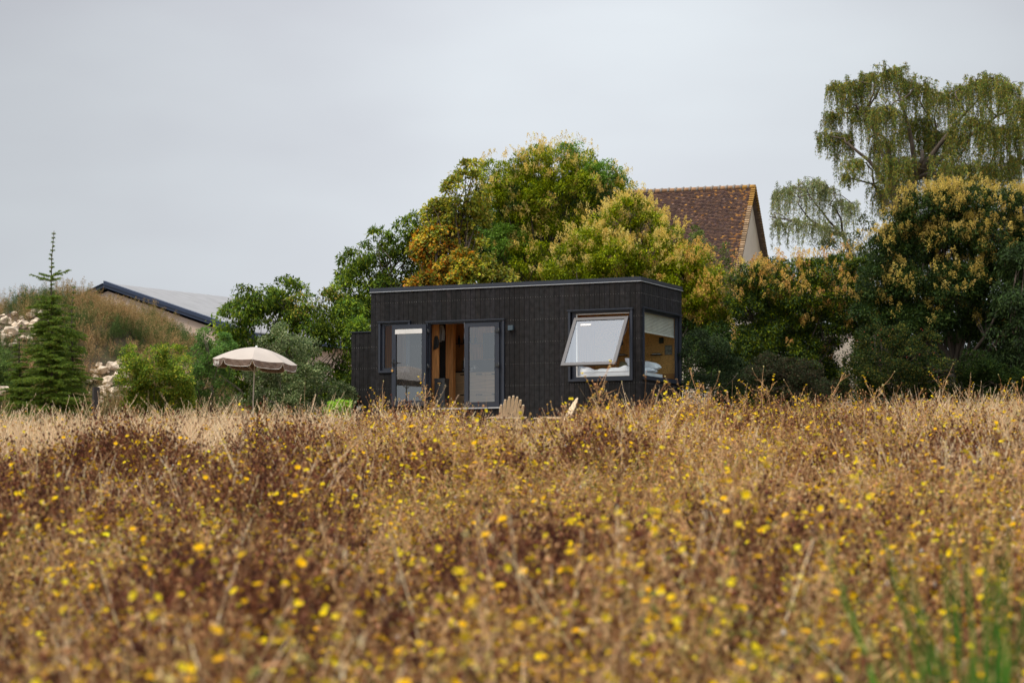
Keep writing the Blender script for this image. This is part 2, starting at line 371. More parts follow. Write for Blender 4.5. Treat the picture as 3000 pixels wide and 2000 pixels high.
def scatter(name, P, idx, scl, label, cat):
    n = len(P); me = bpy.data.meshes.new(name); me.vertices.add(n); me.vertices.foreach_set('co', P.ravel().astype(np.float32))
    a = me.attributes.new('idx', 'INT', 'POINT'); a.data.foreach_set('value', idx.astype(np.int32))
    a = me.attributes.new('scl', 'FLOAT', 'POINT'); a.data.foreach_set('value', scl.astype(np.float32))
    rot = np.stack([R.normal(size=n) * .09, R.normal(size=n) * .09, R.uniform(0, 6.28, n)], 1)
    a = me.attributes.new('rot', 'FLOAT_VECTOR', 'POINT'); a.data.foreach_set('vector', rot.ravel().astype(np.float32))
    me.update(); o = bpy.data.objects.new(name, me); COL.objects.link(o)
    ng = bpy.data.node_groups.new(name + '_nodes', 'GeometryNodeTree')
    ng.interface.new_socket('Geometry', in_out='INPUT', socket_type='NodeSocketGeometry')
    ng.interface.new_socket('Geometry', in_out='OUTPUT', socket_type='NodeSocketGeometry')
    N = ng.nodes.new; gi = N('NodeGroupInput'); go = N('NodeGroupOutput'); ip = N('GeometryNodeInstanceOnPoints'); ci = N('GeometryNodeCollectionInfo')
    ci.inputs['Collection'].default_value = PC; ci.inputs['Separate Children'].default_value = True; ci.inputs['Reset Children'].default_value = True
    def na(nm, t): k = N('GeometryNodeInputNamedAttribute'); k.data_type = t; k.inputs['Name'].default_value = nm; return k
    li = ng.links.new
    li(gi.outputs[0], ip.inputs['Points']); li(ci.outputs[0], ip.inputs['Instance']); ip.inputs['Pick Instance'].default_value = True
    li(na('idx', 'INT').outputs['Attribute'], ip.inputs['Instance Index'])
    er = N('FunctionNodeEulerToRotation'); li(na('rot', 'FLOAT_VECTOR').outputs['Attribute'], er.inputs[0]); li(er.outputs[0], ip.inputs['Rotation'])
    li(na('scl', 'FLOAT').outputs['Attribute'], ip.inputs['Scale']); li(ip.outputs[0], go.inputs[0])
    md = o.modifiers.new('scatter', 'NODES'); md.node_group = ng
    return tag(o, label, cat, kind='stuff')

# house frame, needed to keep plants out of it
PHI = rad(-24.5)
HX = np.array([math.cos(PHI), math.sin(PHI)]); HY = np.array([-math.sin(PHI), math.cos(PHI)])
C0 = at(1877, 1100, 59.0)[:2]                      # near corner of the cabin
def to_local(p): q = np.asarray(p)[..., :2] - C0; return np.stack([q @ HX, q @ HY], -1)
def fr(px, py, yl=0.0):                            # pixel -> (x, z) on the plane y_local = yl
    d = ray(px, py); t = (C0 @ HY + yl) / (d[:2] @ HY); p = d * t
    return float(to_local(p)[0]), float(p[2])
def en(px, py, xl=0.0):                            # pixel -> (y, z) on the plane x_local = xl
    d = ray(px, py); t = (C0 @ HX + xl) / (d[:2] @ HX); p = d * t
    return float(to_local(p)[1]), float(p[2])

def vnoise(x, y, s, seed):
    r = np.random.RandomState(seed); out = 0
    for k in range(5):
        a = r.uniform(0, 6.28); f = s * r.uniform(.6, 1.8); out = out + np.sin((x * math.cos(a) + y * math.sin(a)) * f + r.uniform(0, 6.28))
    return out / 5
def field():
    n = 90000
    # uniform over a wedge a little wider than the view, denser close to the camera
    y = np.sqrt(R.uniform(2.2 ** 2, 63 ** 2, n)); w = .26 * y + 2.0; x = R.uniform(-1, 1, n) * w
    keep = R.uniform(size=n) < (w / (.26 * 63 + 2) * 63 / y) * .55 + .05
    near = y < 30; keep |= near & (R.uniform(size=n) < .9)
    x, y = x[keep], y[keep]
    # more plants near by
    m = 9000; y2 = R.uniform(2.2, 24, m); x2 = R.uniform(-1, 1, m) * (.25 * y2 + .8); x = np.r_[x, x2]; y = np.r_[y, y2]
    l = to_local(np.stack([x, y], 1))
    ok = ~((l[:, 0] > -8.3) & (l[:, 0] < .12) & (l[:, 1] > -.25)) & ~((x < -5) & (y > 61.2)) & ~((l[:, 0] > -8.3) & (l[:, 1] > -.1))
    ok &= (y < 61.5)
    x, y = x[ok], y[ok]; n = len(x); z = G(x, y)
    px = 1500 + F * x / y
    n1 = vnoise(x, y, .9, 1); n2 = vnoise(x, y, .55, 2); n3 = vnoise(x, y, 2.4, 3); u = R.uniform(size=n)
    kind = np.full(n, 'tan   ', dtype='U10')
    kind[(u < .20)] = 'oli'; kind[(u > .80)] = 'fl'; kind[(n1 + .5 * n3 > .22) & (u < .76)] = 'red'
    kind[(n2 + .3 * n3 > .50) & (u < .6)] = 'straw'
    kind[(u > .4) & (u < .48)] = 'straw'
    leftdark = (px < 950) & (y < 24) & (n2 + .5 * n1 > -.35) & (R.uniform(size=n) < .75); kind[leftdark & (u < .88)] = 'red'
    nr = (y < 12) & (R.uniform(size=n) < .30); kind[nr] = 'red'
    s1 = (px < 1010) & (y > 24 + 5 * n2) & (R.uniform(size=n) < .90); kind[s1] = 'straw'
    s1b = (px < 1010) & (y > 24 + 5 * n2) & ~s1 & (R.uniform(size=n) < .5); kind[s1b] = 'red'
    s2 = (px > 980) & (px < 1560) & (y > 31 + 6 * n1) & (R.uniform(size=n) < .86); kind[s2] = 'straw'
    s3 = (px > 2620) & (y > 24 + 8 * n2) & (R.uniform(size=n) < .55); kind[s3] = 'straw'
    dk = (px > 400) & (px < 1500) & (y > 36) & (vnoise(x, y, 1.6, 9) > .38) & (R.uniform(size=n) < .30); kind[dk] = 'dock'
    pg = (px > 690) & (px < 1010) & (y > 52) & (R.uniform(size=n) < .5); kind[pg] = 'pale'
    t = R.uniform(size=n); kind[(t < .02) & (px > 1050) & ~((px > 1400) & (px < 1680) & (y > 14))] = 'tall'; kind[(t > .955) & ~((px > 1390) & (px < 1720) & (y > 20))] = 'tallstraw'; kind[(t > .025) & (t < .045)] = 'dock'; kind[(t > .045) & (t < .30) & leftdark] = 'dock'
    idx = np.zeros(n, int)
    for k, v in kinds.items():
        q = np.char.strip(kind) == k; idx[q] = R.choice(v, int(q.sum()))
    scl = R.uniform(.55, 1.12, n) * (1 + .32 * n3)
    scl *= np.where(np.char.strip(kind) == 'dock', .85, 1) * (1 - .10 * smooth((y - 35) / 15))
    scl = np.where((px > 1410) & (px < 1680) & (y > 20), np.minimum(scl, .92), scl)
    # trodden ground round the parasol and cabin front is lower
    lf = to_local(np.stack([x, y], 1)); scl *= np.where((lf[:, 1] > -3.2) & (lf[:, 0] > -8), .72, 1)
    scl *= np.where((px < 1000) & (y > 50), .82, 1) * np.where((px > 1390) & (px < 1720) & (y > 36), .80, 1) * np.where((px > 1000) & (px <= 1390) & (y > 40), .80, 1)
    g = kind == 'x'
    scatter('meadow_grass', np.stack([x, y, z - .02], 1), idx, scl, 'dry brown meadow of tall weeds and straw dotted with yellow flowers', 'meadow')
field()
def mound_weeds():
    n = 6500; x = R.uniform(-24, -4.2, n); y = R.uniform(60.6, 76, n); z = G(x, y)
    on = (z - 1.9) > .25
    # bare stony scars
    px = 1500 + F * x / y; py = 1515 - z / y * F
    scar = ((px < 130) & (py > 925) & (py < 1015)) | ((px > 255) & (px < 385) & (py > 1060) & (py < 1180))
    kp = on & ~(scar & (R.uniform(size=n) < .82))
    x, y, z, px, py = [a[kp] for a in (x, y, z, px, py)]; n = len(x)
    nn = vnoise(x, y, 1.3, 21) + .35 * R.normal(size=n); k = np.where(nn > .10, 'wg', np.where(nn < -.45, 'wt', 'wb'))
    k[(px > 300) & (px < 420) & (py > 980) & (py < 1070) & (R.uniform(size=n) < .8)] = 'wg'
    k[(px < 220) & (R.uniform(size=n) < .30)] = 'wg'
    k[(R.uniform(size=n) < .12)] = 'straw'
    idx = np.zeros(n, int)
    for kk in ('wg', 'wt', 'wb', 'straw'):
        q = k == kk; idx[q] = R.choice(kinds[kk], int(q.sum()))
    scatter('mound_weeds', np.stack([x, y, z - .03], 1), idx, R.uniform(.4, .9, n), 'brown and green feathery weeds covering the earth mound behind the cedar', 'weeds')
mound_weeds()
def hedge_foot():
    n = 2600; px = R.uniform(2000, 3150, n); y = R.uniform(58.5, 64, n); x = (px - 1500) / F * y
    l = to_local(np.stack([x, y], 1)); ok = l[:, 0] > .4; x, y = x[ok], y[ok]; n = len(x)
    idx = R.choice(kinds['wg'] + kinds['wb'][:1] + kinds['tan'][:1], n)
    n2 = 900; x2 = R.uniform(-9.5, -4.2, n2); y2 = R.uniform(60.5, 66, n2); idx2 = R.choice(kinds['pale'] + kinds['wb'] + kinds['straw'], n2)
    x = np.r_[x, x2]; y = np.r_[y, y2]; idx = np.r_[idx, idx2]
    scatter('hedge_undergrowth', np.stack([x, y, G(x, y) - .03], 1), idx, R.uniform(.4, .8, len(x)), 'mixed low weeds growing along the foot of the hedge', 'undergrowth')
hedge_foot()

# ------------------------------------------------------------------ trees
def crown(g, clumps, Y, spec, r=R, fl=None):
    """leafy tufts spread through a set of clumps; clumps = (px, py, rx, ry[, weight, palette key, flowers, dY])"""
    tc = []
    for cl in clumps:
        px, py, rx, ry = cl[:4]; o = dict(cl[4]) if len(cl) > 4 else {}
        Yc = Y + o.get('dy', r.uniform(-.5, .5)); c = at(px, py, Yc); k = Yc / F; a, b = max(.08, rx * k - .04), max(.08, ry * k - .02); c[2] -= .15; dep = o.get('dep', max(a, b) * 1.0)
        area = (a * b + a * dep + b * dep) * 4.2; nt = max(8, int(area * spec.get('tufts', 9) * 1.35 * o.get('den', 1)))
        D = rdir(nt, r); D = D[(D[:, 1] < .35) | (r.uniform(size=nt) < .45)]
        D = D[(D[:, 2] > -.55) | (r.uniform(size=len(D)) < .5)]
        q_ = D * np.array([a, dep, b]) + c; pn = vnoise(q_[:, 0] + .6 * q_[:, 1], q_[:, 2] - .4 * q_[:, 1], 3.2, 77)
        kp = (pn > -.30) | (r.uniform(size=len(D)) < .30); D = D[kp]; pn = pn[kp]
        nt = len(D)
        rr = np.where(r.uniform(size=nt) < .75, r.uniform(.82, 1.06, nt), r.uniform(.35, .8, nt))
        rr = np.where(r.uniform(size=nt) < .07, r.uniform(1.08, 1.32, nt), rr)
        T = c + D * rr[:, None] * np.array([a, dep, b]) ; tr = spec.get('tr', .24) * 1.12 * r.uniform(.6, 1.35, nt)
        nl = np.maximum(6, (spec.get('nl', 42) * 2.9 * r.uniform(.6, 1.3, nt))).astype(int)
        ti = np.repeat(np.arange(nt), nl); n = len(ti)
        ld = rdir(n, r) + D[ti] * .55 + [0, 0, .25]; ld = unit(ld)
        P = T[ti] + ld * (tr[ti] * r.uniform(.25, 1.0, n) ** .6)[:, None] * np.array([1, 1, .75])
        A = ld * .45 + D[ti] * .3 + r.normal(size=(n, 3)) * .55; A[:, 2] -= spec.get('droop', .5)
        S = np.cross(A, [0, 0, 1.]) + r.normal(size=(n, 3)) * .35
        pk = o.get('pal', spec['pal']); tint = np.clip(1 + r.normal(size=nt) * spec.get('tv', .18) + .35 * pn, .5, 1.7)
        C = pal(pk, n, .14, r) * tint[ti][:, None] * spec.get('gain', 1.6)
        Ln = spec.get('ll', .09) * .98 * r.uniform(.6, 1.3, n)
        g.leaves(P, A, S, Ln, Ln * spec.get('lw', .42), np.clip(C, .004, .9), fold=.22)
        if fl is not None:
            fd = o.get('fl', 1.0)
            up = D[:, 2] * .9 + .25 - .55 * np.maximum(D[:, 1], 0) + .35 * np.maximum(-D[:, 1], 0)
            sel = r.uniform(size=nt) < np.clip(up, 0.05, 1.) * fd * spec.get('fd', 1.5) * np.clip(1 + 2.6 * vnoise(T[:, 0] + .5 * T[:, 1], T[:, 2], 4.2, 78), .22, 2.4) * 1.15
            sel &= rr > .8
            tc.append((T[sel] + D[sel] * tr[sel][:, None] * .8 + [0, 0, .03], D[sel], o.get('fpal', None)))
    if fl is not None:
        for Pf, Df, fp in tc:
            for rep in range(spec.get('fn', 5)):
                n = len(Pf)
                if not n: continue
                base = Pf + r.normal(size=(n, 3)) * spec.get('tr', .24) * .42; ax = unit(Df * .6 + [0, 0, 1.0] + r.normal(size=(n, 3)) * .25)
                m = 30; i = np.repeat(np.arange(n), m); t = r.uniform(0, 1, n * m); hgt = (spec.get('fh', .17) * r.uniform(.7, 1.25, n))[i]
                out = rdir(n * m, r) * ((1.05 - t) * .055)[:, None]
                Pp = base[i] + ax[i] * (t * hgt)[:, None] + out
                C = pal(fp or fl, n, .08, r)[i] * r.uniform(.8, 1.12, (n * m, 1))
                fg.leaves(Pp, ax[i] * .6 + unit(out + 1e-6) * .8, rdir(n * m, r), .036, .022, C, fold=.1)
def limb(g, p0, p1, r0, r1, bend=.3, r=R, n=7, sides=7):
    p0 = np.array(p0, float); p1 = np.array(p1, float); t = np.linspace(0, 1, n)[:, None]
    off = r.normal(size=3) * bend * .35; off[2] = abs(off[2]) * .5
    P = p0 + (p1 - p0) * t + off * np.sin(t * math.pi) + r.normal(size=(n, 3)) * .02 * bend
    g.tube(P, np.linspace(r0, r1, n), sides); return P
fg = None
def tree(name, label, cat, base_px, Y, clumps, spec, fl=None, group=None, leafmat='leaf', trunk_r=.16, zb=None, seed=1, multi=1):
    global fg
    r = np.random.RandomState(seed); bx = (base_px - 1500) / F * Y; bz = float(G(bx, Y)) - .1; org = np.array([bx, Y, bz])
    t = thing(name, label, cat, tuple(org), 0, group)
    gl = Geo(); fg = Geo(); crown(gl, clumps, Y, spec, r, fl)
    gt = Geo(); cs = [at(c[0], c[1], Y) for c in clumps]
    top = np.mean(cs, axis=0); fork = org + (top - org) * .45; fork[1] = Y
    for k in range(multi):
        limb(gt, org + [r.normal() * .12 * (multi > 1), r.normal() * .1, 0], fork + r.normal(size=3) * .15 * (multi > 1), trunk_r, trunk_r * .7, .3, r)
    tr_o = gt.obj('trunk', M['bark'], t, org)
    gb = Geo()
    for c, cl_ in zip(cs, clumps):
        P = limb(gb, fork + r.normal(size=3) * .05, c + [0, 0, -.18], trunk_r * .32, trunk_r * .08, .9, r)
        for k in range(4):
            q = P[r.randint(2, 6)]; limb(gb, q, c + [0, 0, -.15] + rdir(1, r)[0] * r.uniform(.4, .85) * np.array([cl_[2], cl_[2], cl_[3]]) * Y / F, trunk_r * .14, .006, .4, r, 5, 4)
    gb.obj('limbs', M['bark'], t, org)
    gl.obj('crown', M[leafmat], t, org)
    if fl is not None and fg.n: fg.obj('blossom', M['bloom'], t, org)
    return t
WAL = [(.066, .105, .010), (.09, .13, .010), (.044, .078, .012), (.13, .16, .012), (.036, .062, .014)]
WALY = WAL + [(.22, .17, .03), (.18, .16, .03)]
MAP = [(.16, .17, .012), (.22, .20, .015), (.10, .13, .025), (.27, .21, .04), (.13, .15, .03)]
MAPO = [(.50, .19, .015), (.50, .26, .03), (.33, .12, .02), (.28, .20, .03), (.17, .16, .03), (.45, .30, .05)]
PRI = [(.095, .125, .003), (.135, .16, .003), (.06, .09, .004), (.20, .21, .005)]
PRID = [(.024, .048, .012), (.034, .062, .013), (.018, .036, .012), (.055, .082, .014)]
PRIG = [(.07, .125, .014), (.09, .15, .016), (.05, .09, .012)]
CRM = [(.84, .64, .16), (.78, .57, .13), (.90, .72, .24)]
CRMO = [(.80, .56, .12), (.86, .58, .16), (.74, .44, .11)]
PNK = [(.72, .40, .13), (.78, .48, .17), (.68, .50, .14)]
GLD = [(.60, .45, .10), (.68, .51, .15), (.52, .38, .09)]
wal = dict(gain=1.95, tufts=9, nl=34, ll=.125, lw=.40, droop=.9, pal=WAL, tr=.27, tv=.2)
tree('walnut_tree', 'dark green walnut tree with drooping leaves behind the beige parasol', 'tree', 830, 66,
     [(680, 940, 42, 32), (720, 890, 50, 48), (755, 848, 38, 32), (835, 850, 48, 36), (800, 915, 70, 50), (700, 985, 55, 40), (885, 895, 45, 38, {'pal': WALY}),
      (945, 862, 40, 36, {'pal': WALY}), (960, 920, 55, 45), (900, 965, 75, 50), (1010, 925, 45, 55), (1045, 985, 40, 60), (1000, 1030, 55, 55), (1060, 1090, 45, 60), (960, 1095, 60, 50), (800, 1010, 65, 45), (740, 1070, 50, 50), (850, 1090, 60, 60), (1020, 1140, 50, 50), (700, 1050, 40, 50), (780, 1140, 60, 50), (930, 1160, 60, 45), (690, 1140, 50, 50), (1040, 1180, 40, 40)],
     wal, seed=11, trunk_r=.07)
tree('walnut_tree', 'tall green walnut tree rising above the left end of the black cabin', 'tree', 1100, 68.5,
     [(1016, 772, 30, 36), (1050, 722, 34, 28), (1112, 688, 34, 30), (1150, 740, 50, 40), (1203, 645, 27, 28), (1215, 700, 38, 42), (1080, 785, 55, 42), (1008, 832, 26, 40),
      (1165, 810, 60, 40), (1235, 780, 38, 45), (1095, 850, 80, 45), (1035, 900, 50, 45), (1175, 880, 60, 40)], dict(wal, tufts=8), seed=12, trunk_r=.14)
tree('maple_tree', 'maple tree with leaves turning orange and yellow above the black cabin roof', 'tree', 1330, 67.6,
     [(1268, 608, 30, 28), (1300, 598, 25, 28), (1340, 545, 30, 34), (1362, 497, 28, 36), (1395, 478, 24, 20), (1380, 560, 45, 42), (1330, 622, 45, 42), (1390, 645, 45, 45), (1345, 700, 50, 50, {'pal': MAP + MAPO[:1]}), (1270, 670, 40, 40, {'pal': MAP + MAPO[:2]}), (1390, 730, 50, 50),
      (1238, 700, 32, 24, {'pal': MAPO[:4] + MAP}), (1235, 765, 36, 38, {'pal': MAPO[:4] + MAP}), (1290, 725, 42, 42, {'pal': MAPO[:4] + MAP}), (1300, 790, 55, 42, {'pal': MAPO[:4] + MAP}), (1350, 755, 40, 42, {'pal': MAP + MAPO[:2]}),
      (1255, 820, 55, 30, {'pal': MAPO[:4] + MAP}), (1430, 775, 32, 35), (1475, 800, 34, 28), (1395, 820, 45, 35), (1300, 680, 40, 36, {'pal': MAP + MAPO[:1]})],
     dict(gain=2.0, tufts=10, nl=34, ll=.11, lw=.75, droop=.7, pal=MAP, tr=.24, tv=.2), seed=13, trunk_r=.14)
pri = dict(tufts=17, gain=2.3, nl=40, ll=.085, lw=.42, droop=.25, pal=PRI, tr=.22, tv=.16, fn=5, fh=.17)
tree('privet_tree', 'tallest privet tree with cream blossom behind the middle of the cabin', 'tree', 1600, 73,
     [(1438, 498, 40, 36, {'fl': .8}), (1472, 520, 32, 50, {'fl': .5}), (1440, 565, 42, 45, {'fl': .3}), (1532, 462, 38, 24, {'fl': .9}), (1572, 450, 36, 24, {'fl': .8}), (1502, 525, 34, 40, {'fl': .5}), (1640, 500, 45, 40), (1690, 545, 55, 48, {'fl': .6}), (1540, 560, 50, 50, {'fl': .6}), (1612, 452, 26, 22), (1565, 515, 50, 42, {'fl': 1.3}),
      (1600, 570, 55, 48, {'fl': .7}), (1672, 438, 32, 24, {'fl': .25, 'pal': PRIG}), (1688, 480, 34, 36, {'fl': .4}), (1720, 470, 22, 34), (1755, 500, 48, 38, {'pal': PRIG, 'fl': .6}), (1792, 538, 42, 40, {'pal': PRIG, 'fl': .6}),
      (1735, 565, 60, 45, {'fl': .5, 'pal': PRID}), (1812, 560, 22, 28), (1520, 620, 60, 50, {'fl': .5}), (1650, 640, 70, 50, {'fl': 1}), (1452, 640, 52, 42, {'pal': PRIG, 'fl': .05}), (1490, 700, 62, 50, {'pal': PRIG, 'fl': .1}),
      (1560, 745, 70, 60, {'fl': .5}), (1420, 700, 40, 45, {'pal': PRID, 'fl': .1}), (1500, 580, 30, 40, {'pal': PRID, 'fl': .1}), (1610, 800, 70, 45), (1500, 800, 60, 40, {'fl': .3})],
     dict(pri, tufts=13), CRM, seed=14, trunk_r=.13, multi=3, leafmat='waxleaf')
tree('privet_tree', 'rounded privet covered in cream blossom directly behind the cabin roof corner', 'tree', 1880, 67,
     [(1850, 612, 62, 34, {'fl': 2.2}), (1800, 645, 58, 42, {'fl': 1.7}), (1735, 690, 65, 42, {'fl': 1.3}), (1885, 660, 60, 45, {'fl': 2}), (1945, 685, 52, 38, {'fl': 2}), (1690, 745, 60, 42, {'fl': .9}),
      (1800, 745, 78, 52, {'fl': 1.2}), (1920, 745, 70, 50, {'fl': 1.8}), (2000, 745, 52, 42, {'fl': 2, 'fpal': CRMO}), (2055, 785, 48, 42, {'fl': 2, 'fpal': CRMO}), (1985, 805, 70, 48, {'fl': 1.6, 'fpal': CRMO}),
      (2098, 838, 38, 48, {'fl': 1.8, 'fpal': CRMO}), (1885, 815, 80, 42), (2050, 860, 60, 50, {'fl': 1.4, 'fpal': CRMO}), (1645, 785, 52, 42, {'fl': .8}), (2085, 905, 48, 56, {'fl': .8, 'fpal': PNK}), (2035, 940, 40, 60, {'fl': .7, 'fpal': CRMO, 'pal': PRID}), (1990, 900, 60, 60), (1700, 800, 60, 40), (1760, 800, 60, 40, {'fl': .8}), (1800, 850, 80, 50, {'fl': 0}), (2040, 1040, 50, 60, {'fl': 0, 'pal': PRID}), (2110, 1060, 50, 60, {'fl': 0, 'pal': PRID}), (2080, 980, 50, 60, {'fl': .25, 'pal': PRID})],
     pri, CRM, seed=15, trunk_r=.12, multi=3, leafmat='waxleaf')
tree('privet_tree', 'low clipped privet with pinkish orange blossom below the tiled house gable', 'tree', 2330, 66,
     [(2200, 793, 48, 30), (2268, 775, 44, 26), (2330, 792, 52, 34, {'fl': 1.6}), (2400, 782, 48, 28, {'fl': 1.7}), (2462, 768, 52, 26, {'fl': 1.8}), (2515, 775, 34, 28), (2250, 850, 70, 50), (2360, 860, 80, 50, {'fl': 1.3}),
      (2470, 850, 70, 52, {'fl': 1.2}), (2190, 890, 48, 56, {'fl': .5}), (2300, 940, 80, 55, {'fl': .35}), (2415, 935, 80, 50, {'fl': .5}), (2215, 985, 55, 55, {'fl': .2}), (2330, 1020, 75, 50, {'fl': .1}), (2170, 850, 36, 40, {'fl': 1.2}), (2530, 930, 50, 50, {'fl': .4}),
      (2190, 1060, 60, 60, {'fl': 0, 'dy': .8}), (2290, 1090, 70, 60, {'fl': 0, 'dy': .8}), (2390, 1060, 50, 70, {'fl': 0, 'dy': .8}), (2420, 1130, 60, 50, {'fl': 0, 'dy': .8}), (2240, 1150, 70, 40, {'fl': 0, 'dy': .8}), (2340, 1150, 70, 40, {'fl': 0, 'dy': .8})],
     dict(pri, pal=PRID + PRI[:2], tufts=19, gain=1.75, fd=.85), PNK + CRMO, seed=16, trunk_r=.10, multi=4, leafmat='waxleaf')
tree('privet_tree', 'large dark privet with golden blossom filling the right edge', 'tree', 2800, 63.5,
     [(2592, 720, 48, 44), (2640, 655, 52, 44), (2700, 603, 58, 40, {'fl': 1.3}), (2775, 585, 58, 36, {'fl': 2}), (2850, 582, 62, 34, {'fl': 1.6}), (2935, 592, 62, 36, {'fl': 2}), (3020, 592, 58, 40), (2680, 720, 80, 60, {'fl': .5}),
      (2800, 690, 80, 60, {'fl': 1.3}), (2920, 690, 80, 60, {'fl': .8}), (3030, 700, 70, 70), (2580, 810, 60, 52, {'fl': .3}), (2680, 830, 80, 60, {'fl': .3}), (2795, 820, 80, 60, {'fl': .8}), (2905, 830, 80, 70, {'fl': .3}), (3020, 840, 70, 80, {'fl': .3}),
      (2560, 900, 52, 50, {'fl': .15}), (2650, 930, 80, 50, {'fl': .1}), (2765, 925, 70, 52, {'fl': .3}), (2880, 945, 80, 60, {'fl': .1}), (2990, 960, 80, 70, {'fl': .1}),
      (2550, 1040, 40, 80, {'fl': 0, 'dy': 1.5}), (2640, 1060, 70, 70, {'fl': 0, 'dy': 1.5}), (2750, 1050, 80, 70, {'fl': 0, 'dy': 1.5}), (2860, 1070, 80, 70, {'fl': 0, 'dy': 1.5}), (2970, 1070, 80, 70, {'fl': 0, 'dy': 1.5}), (2580, 1150, 80, 40, {'fl': 0, 'dy': 1.5}), (2720, 1150, 80, 40, {'fl': 0, 'dy': 1.5}), (2860, 1160, 80, 40, {'fl': 0, 'dy': 1.5}), (2990, 1160, 80, 40, {'fl': 0, 'dy': 1.5})],
     dict(pri, pal=PRID, tufts=19, gain=1.4), GLD + CRM[:1], seed=17, trunk_r=.16, multi=3, leafmat='waxleaf')
tree('walnut_tree', 'dark walnut branch tree hanging in front of the privet at the right edge', 'tree', 3040, 61.5,
     [(2975, 770, 34, 44), (3020, 740, 40, 50), (2960, 860, 36, 50), (3010, 860, 46, 60), (2940, 950, 40, 46), (3000, 960, 50, 60), (2965, 1050, 60, 50), (3030, 1060, 50, 60)],
     dict(wal, gain=1.2, pal=[(.035, .06, .02), (.05, .08, .022), (.025, .04, .018)], tufts=10, nl=30), seed=18, trunk_r=.1)
tree('holm_oak', 'dark green oak crown filling the gap behind the cream flowered privets', 'tree', 1560, 78,
     [(1450, 610, 60, 60), (1530, 560, 60, 60), (1620, 590, 60, 60), (1700, 570, 60, 60), (1500, 690, 80, 70), (1600, 680, 80, 70), (1700, 680, 70, 70), (1420, 730, 60, 70), (1520, 790, 80, 60), (1640, 780, 80, 60)],
     dict(tufts=12, nl=36, ll=.10, lw=.5, droop=.3, pal=PRID, tr=.28, gain=1.2), seed=19, trunk_r=.18)
tree('laurel_hedge', 'dark laurel mass behind the low pink flowered privet', 'hedge', 2300, 69.5,
     [(2190, 860, 60, 60), (2280, 850, 70, 60), (2380, 850, 70, 60), (2480, 850, 70, 60), (2190, 970, 60, 70), (2290, 970, 70, 70), (2390, 960, 60, 70), (2200, 1090, 70, 70), (2310, 1090, 70, 70), (2400, 1100, 40, 70), (2490, 910, 50, 40), (2140, 1000, 50, 90), (2120, 1110, 50, 60)],
     dict(tufts=9, nl=36, ll=.11, lw=.5, droop=.3, pal=PRID, tr=.3, gain=1.0), seed=27, trunk_r=.06, multi=3)
tree('laurel_hedge', 'dark laurel mass behind the large golden flowered privet', 'hedge', 2800, 68,
     [(2600, 740, 60, 60), (2700, 680, 70, 60), (2800, 670, 70, 60), (2910, 670, 70, 60), (3010, 680, 70, 60), (2580, 850, 70, 70), (2700, 810, 80, 70), (2820, 800, 80, 70), (2940, 800, 80, 70), (3040, 810, 70, 70), (2570, 970, 50, 70), (2680, 940, 80, 70), (2800, 940, 80, 70), (2920, 940, 80, 70), (3030, 950, 70, 70), (2600, 1090, 80, 70), (2720, 1080, 80, 70), (2850, 1080, 80, 70), (2980, 1080, 80, 70)],
     dict(tufts=9, nl=36, ll=.11, lw=.5, droop=.3, pal=PRID, tr=.3, gain=1.0), seed=28, trunk_r=.08, multi=3)
brm = dict(gain=1.0, tufts=16, nl=40, ll=.055, lw=.6, droop=.1, pal=[(.035, .06, .025), (.05, .08, .03), (.028, .045, .022), (.07, .095, .035)], tr=.2, tv=.2)
tree('bramble_bush', 'dark bramble bush growing beside the right end wall of the cabin', 'bush', 2070, 62,
     [(2035, 1000, 36, 50), (2070, 1070, 60, 60), (2040, 1140, 50, 50), (2120, 1130, 70, 50), (2100, 1020, 40, 40), (2150, 1080, 40, 40)], brm, seed=21, trunk_r=.03, multi=3)
tree('bramble_bush', 'brownish bramble tangle below the pink flowered privet', 'bush', 2300, 61.5,
     [(2210, 1110, 55, 40), (2290, 1110, 60, 45), (2370, 1120, 60, 42), (2440, 1135, 50, 38), (2250, 1060, 50, 36), (2340, 1070, 60, 36)],
     dict(brm, pal=[(.06, .055, .03), (.09, .065, .035), (.04, .05, .025), (.05, .075, .03)]), seed=22, trunk_r=.03, multi=3)
tree('rose_bush', 'wild rose bush with tiny red hips in front of the large dark privet', 'bush', 2620, 61,
     [(2530, 1030, 46, 44), (2600, 990, 44, 40), (2655, 1015, 46, 34), (2715, 1000, 40, 44), (2750, 1080, 44, 40), (2565, 960, 22, 20), (2640, 965, 16, 20), (2600, 1080, 80, 50), (2510, 1100, 60, 45), (2660, 1120, 70, 45)],
     dict(brm, gain=.85, tv=.32, pal=[(.04, .075, .022), (.07, .11, .025), (.025, .045, .018), (.18, .16, .03)]), seed=23, trunk_r=.03, multi=3)
tree('bramble_bush', 'very dark low bush under the walnut at the right edge', 'bush', 2880, 61,
     [(2820, 1120, 70, 46), (2900, 1110, 70, 55), (2980, 1120, 60, 50), (2860, 1060, 50, 40)], dict(brm, pal=PRID), seed=24, trunk_r=.03, multi=3)
pear = dict(tufts=16, nl=26, ll=.08, lw=.5, droop=.1, pal=[(.10, .13, .03), (.14, .16, .04), (.08, .11, .03)], tr=.16)
tree('pear_tree', 'slender pear shoots standing against the brown tiled roof', 'tree', 2085, 75,
     [(2034, 685, 9, 30), (2055, 690, 8, 26), (2130, 712, 9, 24), (2088, 728, 14, 22), (2062, 745, 16, 18), (2120, 765, 20, 22), (2140, 800, 16, 28), (2090, 790, 24, 24)], pear, seed=25, trunk_r=.05)
